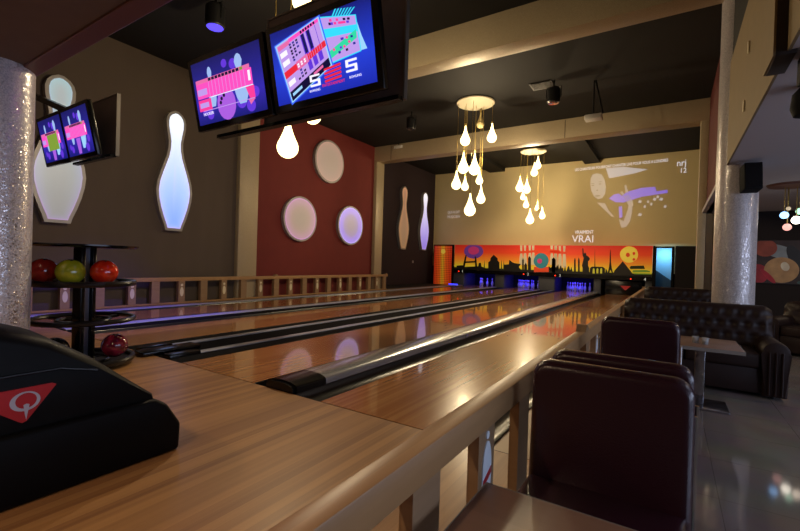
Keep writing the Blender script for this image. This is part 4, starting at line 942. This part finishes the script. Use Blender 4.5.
t=thing('hanging_screen','back of a black wall screen under the ceiling at the right edge','monitor',(2.90,1.22,2.30))
bx('screen_back','matt_black',-.12,.32,-.1,.12,-.06,.115,t,bev=.01); bx('standby_light','led_red',-.09,-.083,-.104,-.10,.0,.007,t)
t=thing('ceiling_speaker','round black loudspeaker under the low ceiling at the right edge','speaker',(2.93,1.86,2.26))
b=BM(); lathe(b,[(0,-.07),(.07,-.06),(.09,0),(.08,.10),(.03,.16),(0,.16)],20); obj('speaker_body',b,'matt_black',t,smooth='auto')
for x,y,z,l in ((2.697,2.79,3.165,'small pale slot fitting in the tan upper wall, the upper one'),(2.697,2.98,2.675,'small pale slot fitting in the tan upper wall, the lower one')):
    b=BM(); box(b,-.014,0,-.02,.02,-.055,.055,.006); tag(obj('wall_slot',b,'pin_icon_cream',None,(x,y,z),False),l,'fitting')

# ---------------------------------------------------------------- lights of the room, and added fill lamps
def light(kind,name,loc,energy,col,size=.2,rot=None,target=None,spot=None,blend=.5):
    l=bpy.data.lights.new(name,kind); l.energy=energy; l.color=lin(col)[:3]
    if kind=='AREA': l.shape='DISK'; l.size=size
    elif kind in('POINT','SPOT'): l.shadow_soft_size=size
    if spot: l.spot_size=spot; l.spot_blend=blend
    o=bpy.data.objects.new(name,l); COL.objects.link(o); o.location=loc
    if target is not None: o.rotation_euler=(Vector(target)-Vector(loc)).to_track_quat('-Z','Y').to_euler()
    return o
light('SPOT','violet_spot_light',(-3.86,1.58,4.50),LV['uv'],'5a40ff',.08,target=(-5.4,1.2,0),spot=.95,blend=.9)
for x in (LX[0]+.53,LX[1]+.53,LX[2]+.53):
    light('AREA','pin_deck_light',(x,17.0,.76),LV['pin'],'3a30ff',.35,target=(x,17.35,.1))
for (x,y,z,e) in ((-2.28,7.72,3.15,LV['c1']*.5),(-2.0,7.60,3.75,LV['c1']*.5),(-2.45,14.05,3.35,LV['c2']*.5),(-2.40,14.0,4.35,LV['c2']*.5),(-2.15,1.75,3.45,LV['c3'])):
    light('POINT','pendant_bulb_light',(x,y,z),e,'ffe6bd',.06)
light('AREA','doorway_light',(1.93,16.75,1.80),LV['door'],'7cc4f0',.25,target=(1.95,17.25,.9))
def fill_downlight(x,y,e,c,label,z=LOWZ,sz=.12):  # unseen ceiling lamps, added as fill light for approach and seating
    t=thing('fill_downlight',label,'ceiling lamp',(x,y,z),0,'added fill lamps')
    b=BM(); lathe(b,[(.075,-.008),(.085,-.004),(.085,0),(.07,0)],20); obj('trim_ring',b,'metal',t,smooth='auto')
    light('AREA','fill_light',(x,y,z-.02),e,c,sz,target=(x,y,0))
fill_downlight(-1.6,-3.2,LV['d1'],'ffd9b0','added round fill lamp in the low ceiling over the approach, left')
fill_downlight(.6,-3.0,LV['d1'],'ffd9b0','added round fill lamp in the low ceiling over the approach, right')
fill_downlight(4.6,1.2,LV['d2'],'cfd8f0','added round fill lamp in the seating ceiling, near side')
fill_downlight(4.9,4.4,LV['d2'],'ffe2c0','added round fill lamp in the seating ceiling, middle')
fill_downlight(5.6,8.2,LV['d2'],'ffe2c0','added round fill lamp in the seating ceiling, far side')
w=bpy.data.worlds.new('World'); sc.world=w; w.use_nodes=True
w.node_tree.nodes['Background'].inputs['Color'].default_value=(.5,.55,.8,1); w.node_tree.nodes['Background'].inputs['Strength'].default_value=.0

# ---------------------------------------------------------------- camera
yaw,pitch,roll=.57045,-.00907,.03098
cy_,sy_=math.cos(yaw),math.sin(yaw)
fw=Vector((-sy_*math.cos(pitch),cy_*math.cos(pitch),math.sin(pitch))); rt=Vector((cy_,sy_,0)); up=rt.cross(fw)
r2=rt*math.cos(roll)+up*math.sin(roll); u2=up*math.cos(roll)-rt*math.sin(roll)
cam=bpy.data.cameras.new('camera'); co=bpy.data.objects.new('camera',cam); COL.objects.link(co)
mw=Matrix((r2,u2,-fw)).transposed().to_4x4(); mw.translation=Vector((2.1395,-2.3066,1.0463)); co.matrix_world=mw
cam.sensor_width=36; cam.lens=422.2*36/800; cam.clip_start=.02; cam.clip_end=80
sc.camera=co
